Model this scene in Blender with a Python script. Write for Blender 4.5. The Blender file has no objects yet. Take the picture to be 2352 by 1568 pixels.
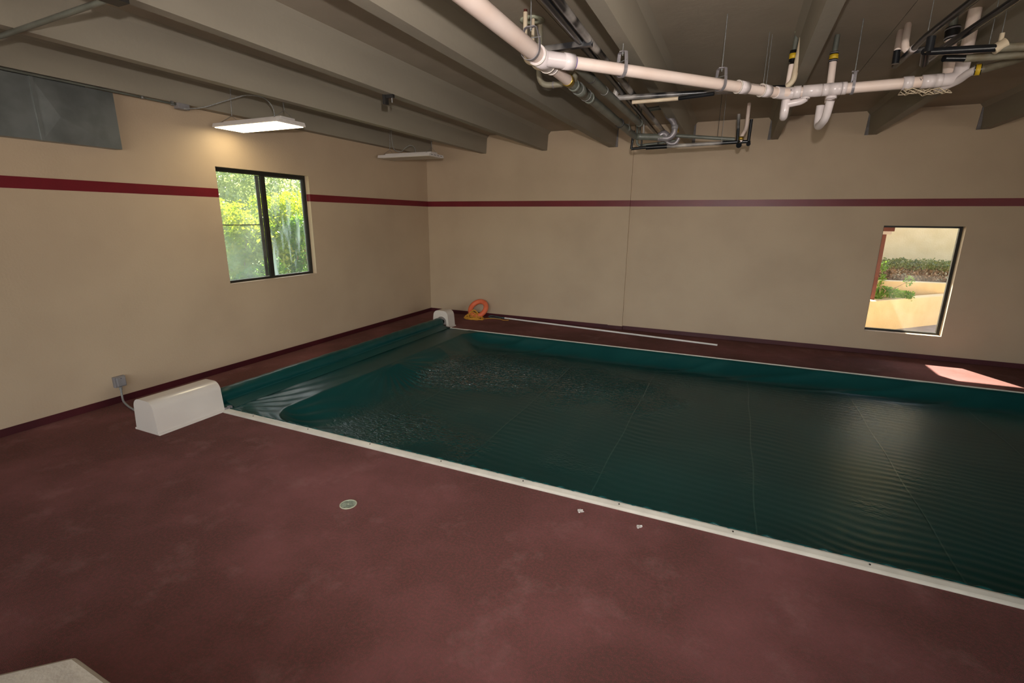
import bpy, bmesh, math, random
import numpy as np
from mathutils import Vector, Matrix
random.seed(7); RNG = np.random.default_rng(7)
PI = math.pi
scene = bpy.context.scene
COL = scene.collection

# ------------------------------------------------------------------ camera
cam_d = bpy.data.cameras.new('camera'); cam_d.sensor_width = 36.0; cam_d.sensor_fit = 'HORIZONTAL'
cam_d.lens = 17.157; cam_d.clip_start = 0.05; cam_d.clip_end = 300
cam = bpy.data.objects.new('camera', cam_d); COL.objects.link(cam)
right = Vector((0.91170, 0.41075, 0.00925)); up = Vector((-0.10862, 0.21926, 0.96960)); fwd = Vector((-0.39624, 0.88499, -0.24452))
m = Matrix((right, up, -fwd)).transposed().to_4x4(); m.translation = Vector((6.5738, -9.8635, 2.2)); cam.matrix_world = m
scene.camera = cam

# ------------------------------------------------------------------ world, sun, lights, exposure
world = bpy.data.worlds.new('sky'); scene.world = world; world.use_nodes = True
wn = world.node_tree; bg = wn.nodes['Background']
sky = wn.nodes.new('ShaderNodeTexSky'); sky.sky_type = 'NISHITA'; sky.sun_disc = False
sky.sun_elevation = math.radians(42); sky.sun_rotation = math.radians(-28); sky.air_density = 1.0; sky.dust_density = 2.0
wn.links.new(sky.outputs['Color'], bg.inputs['Color']); bg.inputs['Strength'].default_value = 0.8

def lamp(name, kind, loc, energy, color=(1, 1, 1), **kw):
    d = bpy.data.lights.new(name, kind); d.energy = energy; d.color = color
    for k, v in kw.items(): setattr(d, k, v)
    o = bpy.data.objects.new(name, d); o.location = loc; COL.objects.link(o); return o
def aim(o, d):
    o.rotation_euler = Vector(d).to_track_quat('-Z', 'Y').to_euler()
sun = lamp('sun', 'SUN', (0, 20, 20), 42, (1.0, 0.93, 0.82), angle=math.radians(0.53)); aim(sun, (0.528, -1.0, -1.013))
flash = lamp('camera_flash', 'SPOT', (6.60, -9.80, 2.50), 640, (1.0, 0.95, 0.93), shadow_soft_size=0.03, spot_size=math.radians(122), spot_blend=1.0)
aim(flash, (-0.44, 0.885, -0.10))
# fill lamps added behind and beside the camera to lift the room's ambient light
fill_rear = lamp('added_fill_rear', 'AREA', (5.4, -13.9, 1.9), 158, (1.0, 0.93, 0.84), shape='RECTANGLE', size=6.5, size_y=2.6); aim(fill_rear, (0.0, 1, -0.30)); fill_rear.data.spread = math.radians(140)
fill_side = lamp('added_fill_side', 'AREA', (14.6, -9.5, 1.9), 110, (1.0, 0.93, 0.84), shape='RECTANGLE', size=4.0, size_y=2.4); aim(fill_side, (-1, 0.1, -0.3)); fill_side.data.spread = math.radians(140)
vs = scene.view_settings; vs.view_transform = 'Standard'; vs.look = 'None'; vs.exposure = 0.0; vs.gamma = 1.0; vs.use_curve_mapping = False
scene.display_settings.display_device = 'sRGB'

# ------------------------------------------------------------------ material helpers
def new_mat(name):
    m = bpy.data.materials.new(name); m.use_nodes = True
    return m, m.node_tree, m.node_tree.nodes['Principled BSDF']
def lin(c):
    return tuple(((x / 255) / 12.92 if x / 255 <= 0.04045 else ((x / 255 + 0.055) / 1.055) ** 2.4) for x in c) + (1,)
def mat(name, c1, c2=None, scale=6.0, rough=0.6, metal=0.0, bump=0.0, bscale=60.0, spec=0.5, contrast=(0.35, 0.65), detail=4.0, coat=0.0, stretch=(1, 1, 1), trans=0.0):
    """c1, c2 in sRGB 0-255; object-space noise mixes them, finer noise bumps"""
    m, nt, b = new_mat(name)
    b.inputs['Roughness'].default_value = rough; b.inputs['Metallic'].default_value = metal
    b.inputs['Specular IOR Level'].default_value = spec; b.inputs['Coat Weight'].default_value = coat
    c2 = c2 or tuple(min(255, x * 0.93) for x in c1)
    tc = nt.nodes.new('ShaderNodeTexCoord'); mp = nt.nodes.new('ShaderNodeMapping'); mp.inputs['Scale'].default_value = stretch
    nt.links.new(tc.outputs['Object'], mp.inputs['Vector'])
    n = nt.nodes.new('ShaderNodeTexNoise'); n.inputs['Scale'].default_value = scale; n.inputs['Detail'].default_value = detail
    nt.links.new(mp.outputs['Vector'], n.inputs['Vector'])
    r = nt.nodes.new('ShaderNodeMapRange'); r.inputs['From Min'].default_value = contrast[0]; r.inputs['From Max'].default_value = contrast[1]
    nt.links.new(n.outputs['Fac'], r.inputs['Value'])
    mx = nt.nodes.new('ShaderNodeMix'); mx.data_type = 'RGBA'
    mx.inputs[6].default_value = lin(c1); mx.inputs[7].default_value = lin(c2)
    nt.links.new(r.outputs['Result'], mx.inputs[0]); nt.links.new(mx.outputs[2], b.inputs['Base Color'])
    if bump:
        n2 = nt.nodes.new('ShaderNodeTexNoise'); n2.inputs['Scale'].default_value = bscale; n2.inputs['Detail'].default_value = 3
        nt.links.new(tc.outputs['Object'], n2.inputs['Vector'])
        bp = nt.nodes.new('ShaderNodeBump'); bp.inputs['Strength'].default_value = 1.0; bp.inputs['Distance'].default_value = bump
        nt.links.new(n2.outputs['Fac'], bp.inputs['Height']); nt.links.new(bp.outputs['Normal'], b.inputs['Normal'])
    return m

M = {}
M['wall'] = mat('wall_paint', (189, 167, 140), (181, 159, 133), scale=0.9, rough=0.55, bump=0.0012, bscale=45, spec=0.35)
M['wall_out'] = mat('outer_stucco', (246, 218, 164), (238, 208, 152), scale=3, rough=0.9, bump=0.006, bscale=30)
M['stripe'] = mat('maroon_stripe_paint', (112, 22, 32), (102, 18, 28), scale=2, rough=0.4, spec=0.4)
M['base'] = mat('maroon_cove_base', (74, 24, 30), (62, 20, 26), scale=2, rough=0.45, spec=0.4)
M['slab'] = mat('painted_concrete_slab', (164, 151, 132), (150, 138, 120), scale=1.3, rough=0.8, bump=0.002, bscale=14, contrast=(0.3, 0.7), detail=6)
M['stem'] = mat('painted_concrete_stem', (150, 141, 124), (138, 129, 113), scale=1.6, rough=0.8, bump=0.0015, bscale=18, stretch=(1, 0.25, 1))
M['filler'] = mat('grey_joint_filler', (128, 122, 120), (105, 99, 96), scale=9, rough=0.85)
M['white_plastic'] = mat('glossy_offwhite_fibreglass', (214, 205, 194), (208, 198, 187), scale=2, rough=0.22, spec=0.5, coat=0.4)
M['track'] = mat('ivory_aluminium_track', (205, 199, 184), (190, 184, 170), scale=5, rough=0.35)
M['dark'] = mat('dark_bracket', (30, 30, 30), (44, 40, 36), scale=20, rough=0.5)
M['bronze'] = mat('dark_bronze_aluminium', (38, 37, 33), (48, 46, 41), scale=8, rough=0.4, metal=0.3)
M['alu'] = mat('grey_aluminium', (120, 122, 118), (100, 102, 98), scale=8, rough=0.35, metal=0.6)
M['pvc'] = mat('white_pvc', (234, 214, 202), (226, 200, 184), scale=3.5, rough=0.32, contrast=(0.4, 0.8))
M['pvc_fit'] = mat('white_pvc_fitting', (226, 214, 212), (216, 203, 200), scale=5, rough=0.25)
M['cpvc'] = mat('cream_cpvc', (206, 190, 162), (190, 170, 144), scale=9, rough=0.4)
M['abs'] = mat('black_abs_with_overspray', (24, 25, 28), (176, 168, 160), scale=1.5, rough=0.3, contrast=(0.47, 0.60))
M['abs_dark'] = mat('black_abs', (18, 19, 21), (30, 31, 34), scale=5, rough=0.28)
M['galvpipe'] = mat('painted_grey_iron_pipe', (106, 108, 98), (86, 87, 78), scale=4, rough=0.4, bump=0.0006, bscale=60)
M['iron'] = mat('stained_iron_pipe', (128, 122, 104), (96, 78, 52), scale=7, rough=0.5, contrast=(0.45, 0.7))
M['wire'] = mat('zinc_wire', (150, 150, 148), (120, 118, 114), scale=30, rough=0.4, metal=0.5)
M['zinc'] = mat('zinc_plated_steel', (150, 144, 146), (126, 120, 122), scale=14, rough=0.4, metal=0.35)
M['copper'] = mat('copper_tube', (120, 60, 48), (90, 46, 38), scale=10, rough=0.4, metal=0.5)
M['rubber'] = mat('black_rubber_coupling', (16, 16, 17), (24, 24, 25), scale=8, rough=0.25)
M['yellow_label'] = mat('yellow_label', (214, 176, 40), (196, 158, 30), scale=30, rough=0.5)
M['paper'] = mat('white_label', (200, 198, 190), (170, 168, 160), scale=60, rough=0.7)
M['brass'] = mat('brass', (190, 160, 70), (150, 120, 50), scale=20, rough=0.3, metal=0.8)
M['galv'] = mat('galvanised_sheet', (138, 142, 140), (112, 116, 114), scale=2.4, rough=0.38, metal=0.55, contrast=(0.4, 0.62), detail=8)
M['white_metal'] = mat('white_enamel', (214, 206, 200), (206, 198, 192), scale=3, rough=0.35)
M['lens_off'] = mat('unlit_acrylic_lens', (196, 188, 172), (190, 182, 166), scale=3, rough=0.4)
M['outlet'] = mat('grey_outlet_box', (142, 138, 138), (124, 120, 120), scale=8, rough=0.45)
M['flex'] = mat('grey_flexible_conduit', (150, 150, 146), (112, 112, 108), scale=90, rough=0.4, bump=0.001, bscale=150)
M['ring'] = mat('faded_orange_foam', (232, 118, 78), (222, 104, 66), scale=5, rough=0.6, bump=0.001, bscale=40)
M['rope'] = mat('yellow_poly_rope', (226, 168, 62), (196, 138, 44), scale=80, rough=0.6)
M['ropeblue'] = mat('blue_green_crook', (70, 104, 104), (56, 84, 86), scale=30, rough=0.4)
M['pole'] = mat('white_painted_pole', (236, 232, 226), (222, 218, 210), scale=2, rough=0.3)
M['litter'] = mat('white_litter', (200, 194, 186), (176, 168, 160), scale=30, rough=0.7)
M['lid'] = mat('grey_green_deck_lid', (150, 160, 140), (120, 130, 114), scale=40, rough=0.6, bump=0.002, bscale=160, contrast=(0.42, 0.55))
M['lid_rim'] = mat('pale_lid_rim', (182, 184, 158), (168, 170, 146), scale=30, rough=0.5)
M['plaster'] = mat('white_pool_plaster', (196, 184, 166), (184, 172, 156), scale=8, rough=0.8, bump=0.003, bscale=30)
M['ink'] = mat('black_print', (40, 34, 38), (50, 44, 48), rough=0.6)
M['glue'] = mat('purple_primer', (126, 104, 170), (140, 118, 176), scale=20, rough=0.4)
M['insul'] = mat('cream_mesh_lath', (214, 196, 168), (190, 170, 140), scale=20, rough=0.7)
M['green_vinyl'] = None
M['soil'] = mat('planter_soil', (120, 96, 72), (96, 76, 56), scale=8, rough=0.95, bump=0.02, bscale=9)
M['grass'] = mat('lawn', (90, 110, 50), (66, 88, 34), scale=5, rough=0.95, bump=0.02, bscale=20)
M['paving'] = mat('grey_paving', (168, 156, 146), (150, 140, 130), scale=4, rough=0.9)
M['red_trim'] = mat('red_brown_painted_timber', (112, 56, 46), (100, 48, 38), scale=6, rough=0.6)
M['bark'] = mat('pale_bark', (176, 148, 120), (146, 118, 92), scale=18, rough=0.9)

def carpet_mat():
    m, nt, b = new_mat('maroon_outdoor_carpet')
    b.inputs['Roughness'].default_value = 0.92; b.inputs['Specular IOR Level'].default_value = 0.15
    tc = nt.nodes.new('ShaderNodeTexCoord')
    def noise(s, d, rough=0.5):
        n = nt.nodes.new('ShaderNodeTexNoise'); n.inputs['Scale'].default_value = s; n.inputs['Detail'].default_value = d
        n.inputs['Roughness'].default_value = rough
        nt.links.new(tc.outputs['Object'], n.inputs['Vector']); return n
    def rng(n, a, c, lo=0.0, hi=1.0):
        r = nt.nodes.new('ShaderNodeMapRange'); r.inputs['From Min'].default_value = a; r.inputs['From Max'].default_value = c
        r.inputs['To Min'].default_value = lo; r.inputs['To Max'].default_value = hi
        nt.links.new(n.outputs['Fac'], r.inputs['Value']); return r
    def mix(f, a, c):
        x = nt.nodes.new('ShaderNodeMix'); x.data_type = 'RGBA'
        nt.links.new(f.outputs['Result'], x.inputs[0])
        for k, v in ((6, a), (7, c)):
            if isinstance(v, tuple): x.inputs[k].default_value = v
            else: nt.links.new(v.outputs[2], x.inputs[k])
        return x
    c = mix(rng(noise(55, 2, 0.6), 0.38, 0.62), lin((100, 66, 60)), lin((130, 70, 70)))
    c = mix(rng(noise(260, 2), 0.4, 0.62), c, lin((88, 68, 60)))
    c = mix(rng(noise(0.9, 5, 0.6), 0.42, 0.72, 0, 0.75), c, lin((142, 92, 90)))
    c = mix(rng(noise(2.6, 6, 0.65), 0.55, 0.8, 0, 0.45), c, lin((160, 122, 116)))
    nt.links.new(c.outputs[2], b.inputs['Base Color'])
    bp = nt.nodes.new('ShaderNodeBump'); bp.inputs['Distance'].default_value = 0.003
    nt.links.new(noise(320, 2).outputs['Fac'], bp.inputs['Height']); nt.links.new(bp.outputs['Normal'], b.inputs['Normal'])
    return m
M['carpet'] = carpet_mat()

def vinyl_mat():
    m, nt, b = new_mat('dark_green_vinyl')
    b.inputs['Specular IOR Level'].default_value = 0.34
    tc = nt.nodes.new('ShaderNodeTexCoord')
    n = nt.nodes.new('ShaderNodeTexNoise'); n.inputs['Scale'].default_value = 1.1; n.inputs['Detail'].default_value = 5
    nt.links.new(tc.outputs['Object'], n.inputs['Vector'])
    r = nt.nodes.new('ShaderNodeMapRange'); r.inputs['From Min'].default_value = 0.35; r.inputs['From Max'].default_value = 0.7
    nt.links.new(n.outputs['Fac'], r.inputs['Value'])
    mx = nt.nodes.new('ShaderNodeMix'); mx.data_type = 'RGBA'; mx.inputs[6].default_value = lin((14, 60, 58)); mx.inputs[7].default_value = lin((20, 68, 65))
    nt.links.new(r.outputs['Result'], mx.inputs[0]); nt.links.new(mx.outputs[2], b.inputs['Base Color'])
    # wet film: an attribute stored per vertex where water lies on the sheet
    at = nt.nodes.new('ShaderNodeAttribute'); at.attribute_name = 'wet'
    rr = nt.nodes.new('ShaderNodeMapRange'); rr.inputs['To Min'].default_value = 0.33; rr.inputs['To Max'].default_value = 0.07
    rs = nt.nodes.new('ShaderNodeMapRange'); rs.inputs['To Min'].default_value = 0.22; rs.inputs['To Max'].default_value = 0.95
    nt.links.new(at.outputs['Fac'], rs.inputs['Value']); nt.links.new(rs.outputs['Result'], b.inputs['Specular IOR Level'])
    nt.links.new(at.outputs['Fac'], rr.inputs['Value']); nt.links.new(rr.outputs['Result'], b.inputs['Roughness'])
    n2 = nt.nodes.new('ShaderNodeTexNoise'); n2.inputs['Scale'].default_value = 90; n2.inputs['Detail'].default_value = 2
    nt.links.new(tc.outputs['Object'], n2.inputs['Vector'])
    bp = nt.nodes.new('ShaderNodeBump'); bp.inputs['Distance'].default_value = 0.0006
    nt.links.new(n2.outputs['Fac'], bp.inputs['Height'])
    n3 = nt.nodes.new('ShaderNodeTexNoise'); n3.inputs['Scale'].default_value = 19; n3.inputs['Detail'].default_value = 1.5; n3.inputs['Distortion'].default_value = 0.6
    mp = nt.nodes.new('ShaderNodeMapping'); mp.inputs['Scale'].default_value = (1.0, 1.7, 1.0); mp.inputs['Rotation'].default_value = (0, 0, 0.5)
    nt.links.new(tc.outputs['Object'], mp.inputs['Vector']); nt.links.new(mp.outputs['Vector'], n3.inputs['Vector'])
    mu = nt.nodes.new('ShaderNodeMath'); mu.operation = 'MULTIPLY'; nt.links.new(n3.outputs['Fac'], mu.inputs[0]); nt.links.new(at.outputs['Fac'], mu.inputs[1])
    b2 = nt.nodes.new('ShaderNodeBump'); b2.inputs['Distance'].default_value = 0.10
    nt.links.new(mu.outputs[0], b2.inputs['Height']); nt.links.new(bp.outputs['Normal'], b2.inputs['Normal']); nt.links.new(b2.outputs['Normal'], b.inputs['Normal'])
    return m
M['green_vinyl'] = vinyl_mat()
M['seam'] = mat('green_welded_seam', (32, 78, 74), (26, 70, 66), scale=30, rough=0.3)

def emit_mat(name, col, strength):
    m, nt, b = new_mat(name); b.inputs['Base Color'].default_value = lin(col)
    b.inputs['Emission Color'].default_value = (col[0] / 255, (col[1] / 255), (col[2] / 255), 1); b.inputs['Emission Strength'].default_value = strength
    return m
M['lens_on'] = emit_mat('lit_led_lens', (255, 216, 138), 8.5)

def glass_mat(name, haze_col, haze_lo, haze_hi, scale, stretch, contrast):
    """thin window glass with streaks of dried dirt on it"""
    m, nt, b = new_mat(name)
    out = nt.nodes['Material Output']
    tr = nt.nodes.new('ShaderNodeBsdfTransparent'); tr.inputs['Color'].default_value = (0.93, 0.95, 0.93, 1)
    gl = nt.nodes.new('ShaderNodeBsdfGlossy'); gl.inputs['Roughness'].default_value = 0.02
    lw = nt.nodes.new('ShaderNodeLayerWeight'); pw = nt.nodes.new('ShaderNodeMath'); pw.operation = 'POWER'; pw.inputs[1].default_value = 4.0
    fr = nt.nodes.new('ShaderNodeMapRange'); fr.inputs['To Min'].default_value = 0.04; fr.inputs['To Max'].default_value = 0.9
    nt.links.new(lw.outputs['Facing'], pw.inputs[0]); nt.links.new(pw.outputs[0], fr.inputs['Value'])
    mg = nt.nodes.new('ShaderNodeMixShader'); nt.links.new(fr.outputs['Result'], mg.inputs[0])
    nt.links.new(tr.outputs[0], mg.inputs[1]); nt.links.new(gl.outputs[0], mg.inputs[2])
    df = nt.nodes.new('ShaderNodeBsdfTranslucent'); df.inputs['Color'].default_value = lin(haze_col)
    d2 = nt.nodes.new('ShaderNodeBsdfDiffuse'); d2.inputs['Color'].default_value = lin(haze_col)
    md = nt.nodes.new('ShaderNodeMixShader'); md.inputs[0].default_value = 0.3
    nt.links.new(df.outputs[0], md.inputs[1]); nt.links.new(d2.outputs[0], md.inputs[2])
    tc = nt.nodes.new('ShaderNodeTexCoord'); mp = nt.nodes.new('ShaderNodeMapping'); mp.inputs['Scale'].default_value = stretch
    mp.inputs['Rotation'].default_value = (0.45, 0, 0)
    n = nt.nodes.new('ShaderNodeTexNoise'); n.inputs['Scale'].default_value = scale; n.inputs['Detail'].default_value = 6
    nt.links.new(tc.outputs['Object'], mp.inputs['Vector']); nt.links.new(mp.outputs['Vector'], n.inputs['Vector'])
    r = nt.nodes.new('ShaderNodeMapRange'); r.inputs['From Min'].default_value = contrast[0]; r.inputs['From Max'].default_value = contrast[1]
    r.inputs['To Min'].default_value = haze_lo; r.inputs['To Max'].default_value = haze_hi
    nt.links.new(n.outputs['Fac'], r.inputs['Value'])
    ms = nt.nodes.new('ShaderNodeMixShader'); nt.links.new(r.outputs['Result'], ms.inputs[0])
    nt.links.new(mg.outputs[0], ms.inputs[1]); nt.links.new(md.outputs[0], ms.inputs[2])
    nt.links.new(ms.outputs[0], out.inputs['Surface'])
    return m
M['glass_hazy'] = glass_mat('window_glass_dusty', (214, 218, 206), 0.10, 0.30, 2.0, (1, 1, 0.6), (0.35, 0.7))
M['glass_streaked'] = glass_mat('window_glass_streaked', (232, 238, 236), 0.05, 0.45, 4.0, (1, 3.0, 0.5), (0.5, 0.72))
M['glass_clean'] = glass_mat('window_glass_clear', (220, 216, 205), 0.005, 0.03, 2.0, (1, 1, 1), (0.45, 0.75))

def leaf_mat(name, c1, c2, trans, scale=3.0):
    m, nt, b = new_mat(name); out = nt.nodes['Material Output']
    tc = nt.nodes.new('ShaderNodeTexCoord'); n = nt.nodes.new('ShaderNodeTexNoise'); n.inputs['Scale'].default_value = scale; n.inputs['Detail'].default_value = 5
    nt.links.new(tc.outputs['Object'], n.inputs['Vector'])
    r = nt.nodes.new('ShaderNodeMapRange'); r.inputs['From Min'].default_value = 0.35; r.inputs['From Max'].default_value = 0.65
    nt.links.new(n.outputs['Fac'], r.inputs['Value'])
    mx = nt.nodes.new('ShaderNodeMix'); mx.data_type = 'RGBA'; mx.inputs[6].default_value = lin(c1); mx.inputs[7].default_value = lin(c2)
    nt.links.new(r.outputs['Result'], mx.inputs[0])
    df = nt.nodes.new('ShaderNodeBsdfDiffuse'); tl = nt.nodes.new('ShaderNodeBsdfTranslucent'); gl = nt.nodes.new('ShaderNodeBsdfGlossy'); gl.inputs['Roughness'].default_value = 0.3
    nt.links.new(mx.outputs[2], df.inputs['Color']); nt.links.new(mx.outputs[2], tl.inputs['Color'])
    ms = nt.nodes.new('ShaderNodeMixShader'); ms.inputs[0].default_value = trans
    nt.links.new(df.outputs[0], ms.inputs[1]); nt.links.new(tl.outputs[0], ms.inputs[2])
    m2 = nt.nodes.new('ShaderNodeMixShader'); m2.inputs[0].default_value = 0.06
    nt.links.new(ms.outputs[0], m2.inputs[1]); nt.links.new(gl.outputs[0], m2.inputs[2]); nt.links.new(m2.outputs[0], out.inputs['Surface'])
    return m
M['leaf_yellow'] = leaf_mat('yellow_green_leaves', (186, 190, 40), (128, 160, 36), 0.5)
M['leaf_green'] = leaf_mat('green_leaves', (132, 172, 48), (92, 140, 36), 0.5)
M['leaf_pale'] = leaf_mat('pale_green_leaves', (176, 186, 120), (138, 152, 88), 0.5)
M['leaf_olive'] = leaf_mat('olive_hedge_leaves', (150, 160, 92), (124, 128, 76), 0.4)

# ------------------------------------------------------------------ mesh helpers
class MB:
    def __init__(s): s.v = []; s.f = []; s.sm = []
    def add(s, vs, fs, smooth=False):
        k = len(s.v); s.v += [tuple(v) for v in vs]; s.f += [tuple(i + k for i in f) for f in fs]; s.sm += [smooth] * len(fs); return s
    def box(s, a, b):
        x0, y0, z0 = a; x1, y1, z1 = b
        return s.add([(x0, y0, z0), (x1, y0, z0), (x1, y1, z0), (x0, y1, z0), (x0, y0, z1), (x1, y0, z1), (x1, y1, z1), (x0, y1, z1)],
                     [(0, 3, 2, 1), (4, 5, 6, 7), (0, 1, 5, 4), (1, 2, 6, 5), (2, 3, 7, 6), (3, 0, 4, 7)])
    def prism(s, prof, a, b):
        """closed 2D profile points mapped by functions a(p), b(p) to the two end loops"""
        n = len(prof); v = [a(p) for p in prof] + [b(p) for p in prof]
        return s.add(v, [(i, (i + 1) % n, n + (i + 1) % n, n + i) for i in range(n)] + [tuple(range(n))[::-1], tuple(range(n, 2 * n))])
    def tube(s, pts, r, bend=0.0, seg=14, caps=True, closed=False):
        P = [Vector(p) for p in pts]
        if bend and len(P) > 2:
            Q = [P[0]]
            for i in range(1, len(P) - 1):
                a, b, c = P[i - 1], P[i], P[i + 1]; u = (a - b); w = (c - b); lu, lw = u.length, w.length
                d = min(bend, lu * 0.49, lw * 0.49); u.normalize(); w.normalize()
                p0 = b + u * d; p1 = b + w * d
                for k in range(7):
                    t = k / 6; Q.append((1 - t) ** 2 * p0 + 2 * t * (1 - t) * b + t * t * p1)
            Q.append(P[-1]); P = Q
        n = len(P); rings = []
        T = []
        for i in range(n):
            if closed: t = P[(i + 1) % n] - P[i - 1]
            else: t = P[min(i + 1, n - 1)] - P[max(i - 1, 0)]
            T.append(t.normalized())
        nrm = T[0].orthogonal().normalized()
        vs = []
        for i in range(n):
            nrm = (nrm - T[i] * nrm.dot(T[i])).normalized(); bn = T[i].cross(nrm)
            rr = r[i] if isinstance(r, (list, tuple)) else r
            for k in range(seg):
                a = 2 * PI * k / seg; vs.append(P[i] + (nrm * math.cos(a) + bn * math.sin(a)) * rr)
        fs = []
        for i in range(n if closed else n - 1):
            j = (i + 1) % n
            for k in range(seg): fs.append((i * seg + k, i * seg + (k + 1) % seg, j * seg + (k + 1) % seg, j * seg + k))
        s.add(vs, fs, True)
        if caps and not closed:
            s.add(vs[:seg], [tuple(range(seg))[::-1]]); s.add(vs[-seg:], [tuple(range(seg))])
        return s
    def ring(s, c, d, r_out, r_in, h, seg=20):
        """a hollow band round axis d (centre c, length h)"""
        c = Vector(c); d = Vector(d).normalized(); n = d.orthogonal().normalized(); b = d.cross(n)
        vs = []
        for z, r in ((-h / 2, r_in), (-h / 2, r_out), (h / 2, r_out), (h / 2, r_in)):
            for k in range(seg):
                a = 2 * PI * k / seg; vs.append(c + d * z + (n * math.cos(a) + b * math.sin(a)) * r)
        fs = []
        for q in range(4):
            p = (q + 1) % 4
            for k in range(seg): fs.append((q * seg + k, q * seg + (k + 1) % seg, p * seg + (k + 1) % seg, p * seg + k))
        return s.add(vs, fs, True)
    def build(s, name, material, parent=None, bevel=0.0, origin=None):
        me = bpy.data.meshes.new(name)
        o = bpy.data.objects.new(name, me); COL.objects.link(o)
        off = Vector((0, 0, 0))
        if parent is not None: off = Vector(world_loc(parent))
        elif origin is not None: off = Vector(origin); o.location = off
        me.from_pydata([tuple(Vector(v) - off) for v in s.v], [], s.f)
        me.polygons.foreach_set('use_smooth', s.sm)
        bm = bmesh.new(); bm.from_mesh(me); bmesh.ops.recalc_face_normals(bm, faces=bm.faces); bm.to_mesh(me); bm.free()
        me.materials.append(material)
        if parent is not None: o.parent = parent
        if bevel:
            bv = o.modifiers.new('bevel', 'BEVEL'); bv.width = bevel; bv.segments = 2; bv.limit_method = 'ANGLE'
        me.update(); return o
def world_loc(o):
    p = Vector(o.location)
    while o.parent is not None: o = o.parent; p = p + Vector(o.location)
    return p
def thing(name, label, cat, loc=(0, 0, 0), group=None):
    o = bpy.data.objects.new(name, None); COL.objects.link(o); o.location = loc; o.empty_display_size = 0.1
    o['label'] = label; o['category'] = cat
    if group: o['group'] = group
    return o
def tag(o, label, cat, group=None):
    o['label'] = label; o['category'] = cat
    if group: o['group'] = group
    return o
def struct(o): o['kind'] = 'structure'; return o
def copy_thing(o, loc, label):
    c = o.copy(); COL.objects.link(c); c.location = loc; c['label'] = label
    for ch in list(o.children):
        d = ch.copy(); COL.objects.link(d); d.parent = c
        for g in list(ch.children):
            e = g.copy(); COL.objects.link(e); e.parent = d
    return c

# ================================================================== THE SETTING
CZ = 3.89; SZ = 3.535          # slab soffit, stem soffit
RX, RY = 15.0, -14.2           # right and rear walls
X0, X1, Y0, Y1 = 1.95, 12.3, -6.37, -1.53   # pool edge under the cover; tracks lie on it
# floor: carpet round the pool opening
b = MB(); T = 0.15
b.box((0, RY, -T), (RX, Y0, 0)); b.box((0, Y1, -T), (RX, 0.04, 0)); b.box((0, Y0, -T), (X0, Y1, 0)); b.box((X1, Y0, -T), (RX, Y1, 0))
struct(b.build('floor', M['carpet']))
b = MB(); b.box((X0 - .1, Y0 - .1, -1.3), (X1 + .1, Y1 + .1, -1.2)); b.box((X0 - .12, Y0 - .1, -1.2), (X0, Y1 + .1, -T)); b.box((X1, Y0 - .1, -1.2), (X1 + .12, Y1 + .1, -T))
b.box((X0, Y0 - .12, -1.2), (X1, Y0, -T)); b.box((X0, Y1, -1.2), (X1, Y1 + .12, -T))
struct(b.build('pool_basin', M['plaster']))
b = MB(); b.box((X0, Y0, -1.2), (X1, Y1, -0.235))
def water_mat():
    m, nt, p = new_mat('pool_water'); p.inputs['Base Color'].default_value = (0.02, 0.10, 0.10, 1); p.inputs['Roughness'].default_value = 0.05
    return m
struct(b.build('pool_water', water_mat()))
# left wall with window 1
W1 = (-5.125, -3.50, 1.240, 2.849)
b = MB(); b.box((-.2, RY, -.4), (0, W1[0], 4.1)); b.box((-.2, W1[1], -.4), (0, .3, 4.1)); b.box((-.2, W1[0], -.4), (0, W1[1], W1[2])); b.box((-.2, W1[0], W1[3]), (0, W1[1], 4.1))
struct(b.build('wall_left', M['wall']))
# back wall with window 2; the stretch left of the corner strip stands 4 cm proud
PX = 4.628
W2 = (8.736, 9.783, 0.395, 2.142)
b = MB(); b.box((0, 0.04, -.4), (W2[0], .3, 4.1)); b.box((W2[1], .04, -.4), (RX, .3, 4.1)); b.box((W2[0], .04, -.4), (W2[1], .3, W2[2])); b.box((W2[0], .04, W2[3]), (W2[1], .3, 4.1))
wb = struct(b.build('wall_back', M['wall']))
b = MB(); b.box((0, 0, 0), (PX, .04, CZ)); b.build('proud_panel', M['wall'], wb)
b = MB(); b.box((RX, RY, -.4), (RX + .2, -11.5, 4.1)); b.box((RX, -7.5, -.4), (RX + .2, .3, 4.1)); b.box((RX, -11.5, -.4), (RX + .2, -7.5, .9)); b.box((RX, -11.5, 3.3), (RX + .2, -7.5, 4.1))
struct(b.build('wall_right', M['wall']))
b = MB(); b.box((-.2, RY - .2, -.4), (2.1, RY, 4.1)); b.box((8.7, RY - .2, -.4), (RX + .2, RY, 4.1)); b.box((2.1, RY - .2, -.4), (8.7, RY, .8)); b.box((2.1, RY - .2, 3.4), (8.7, RY, 4.1))
struct(b.build('wall_rear', M['wall']))
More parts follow.
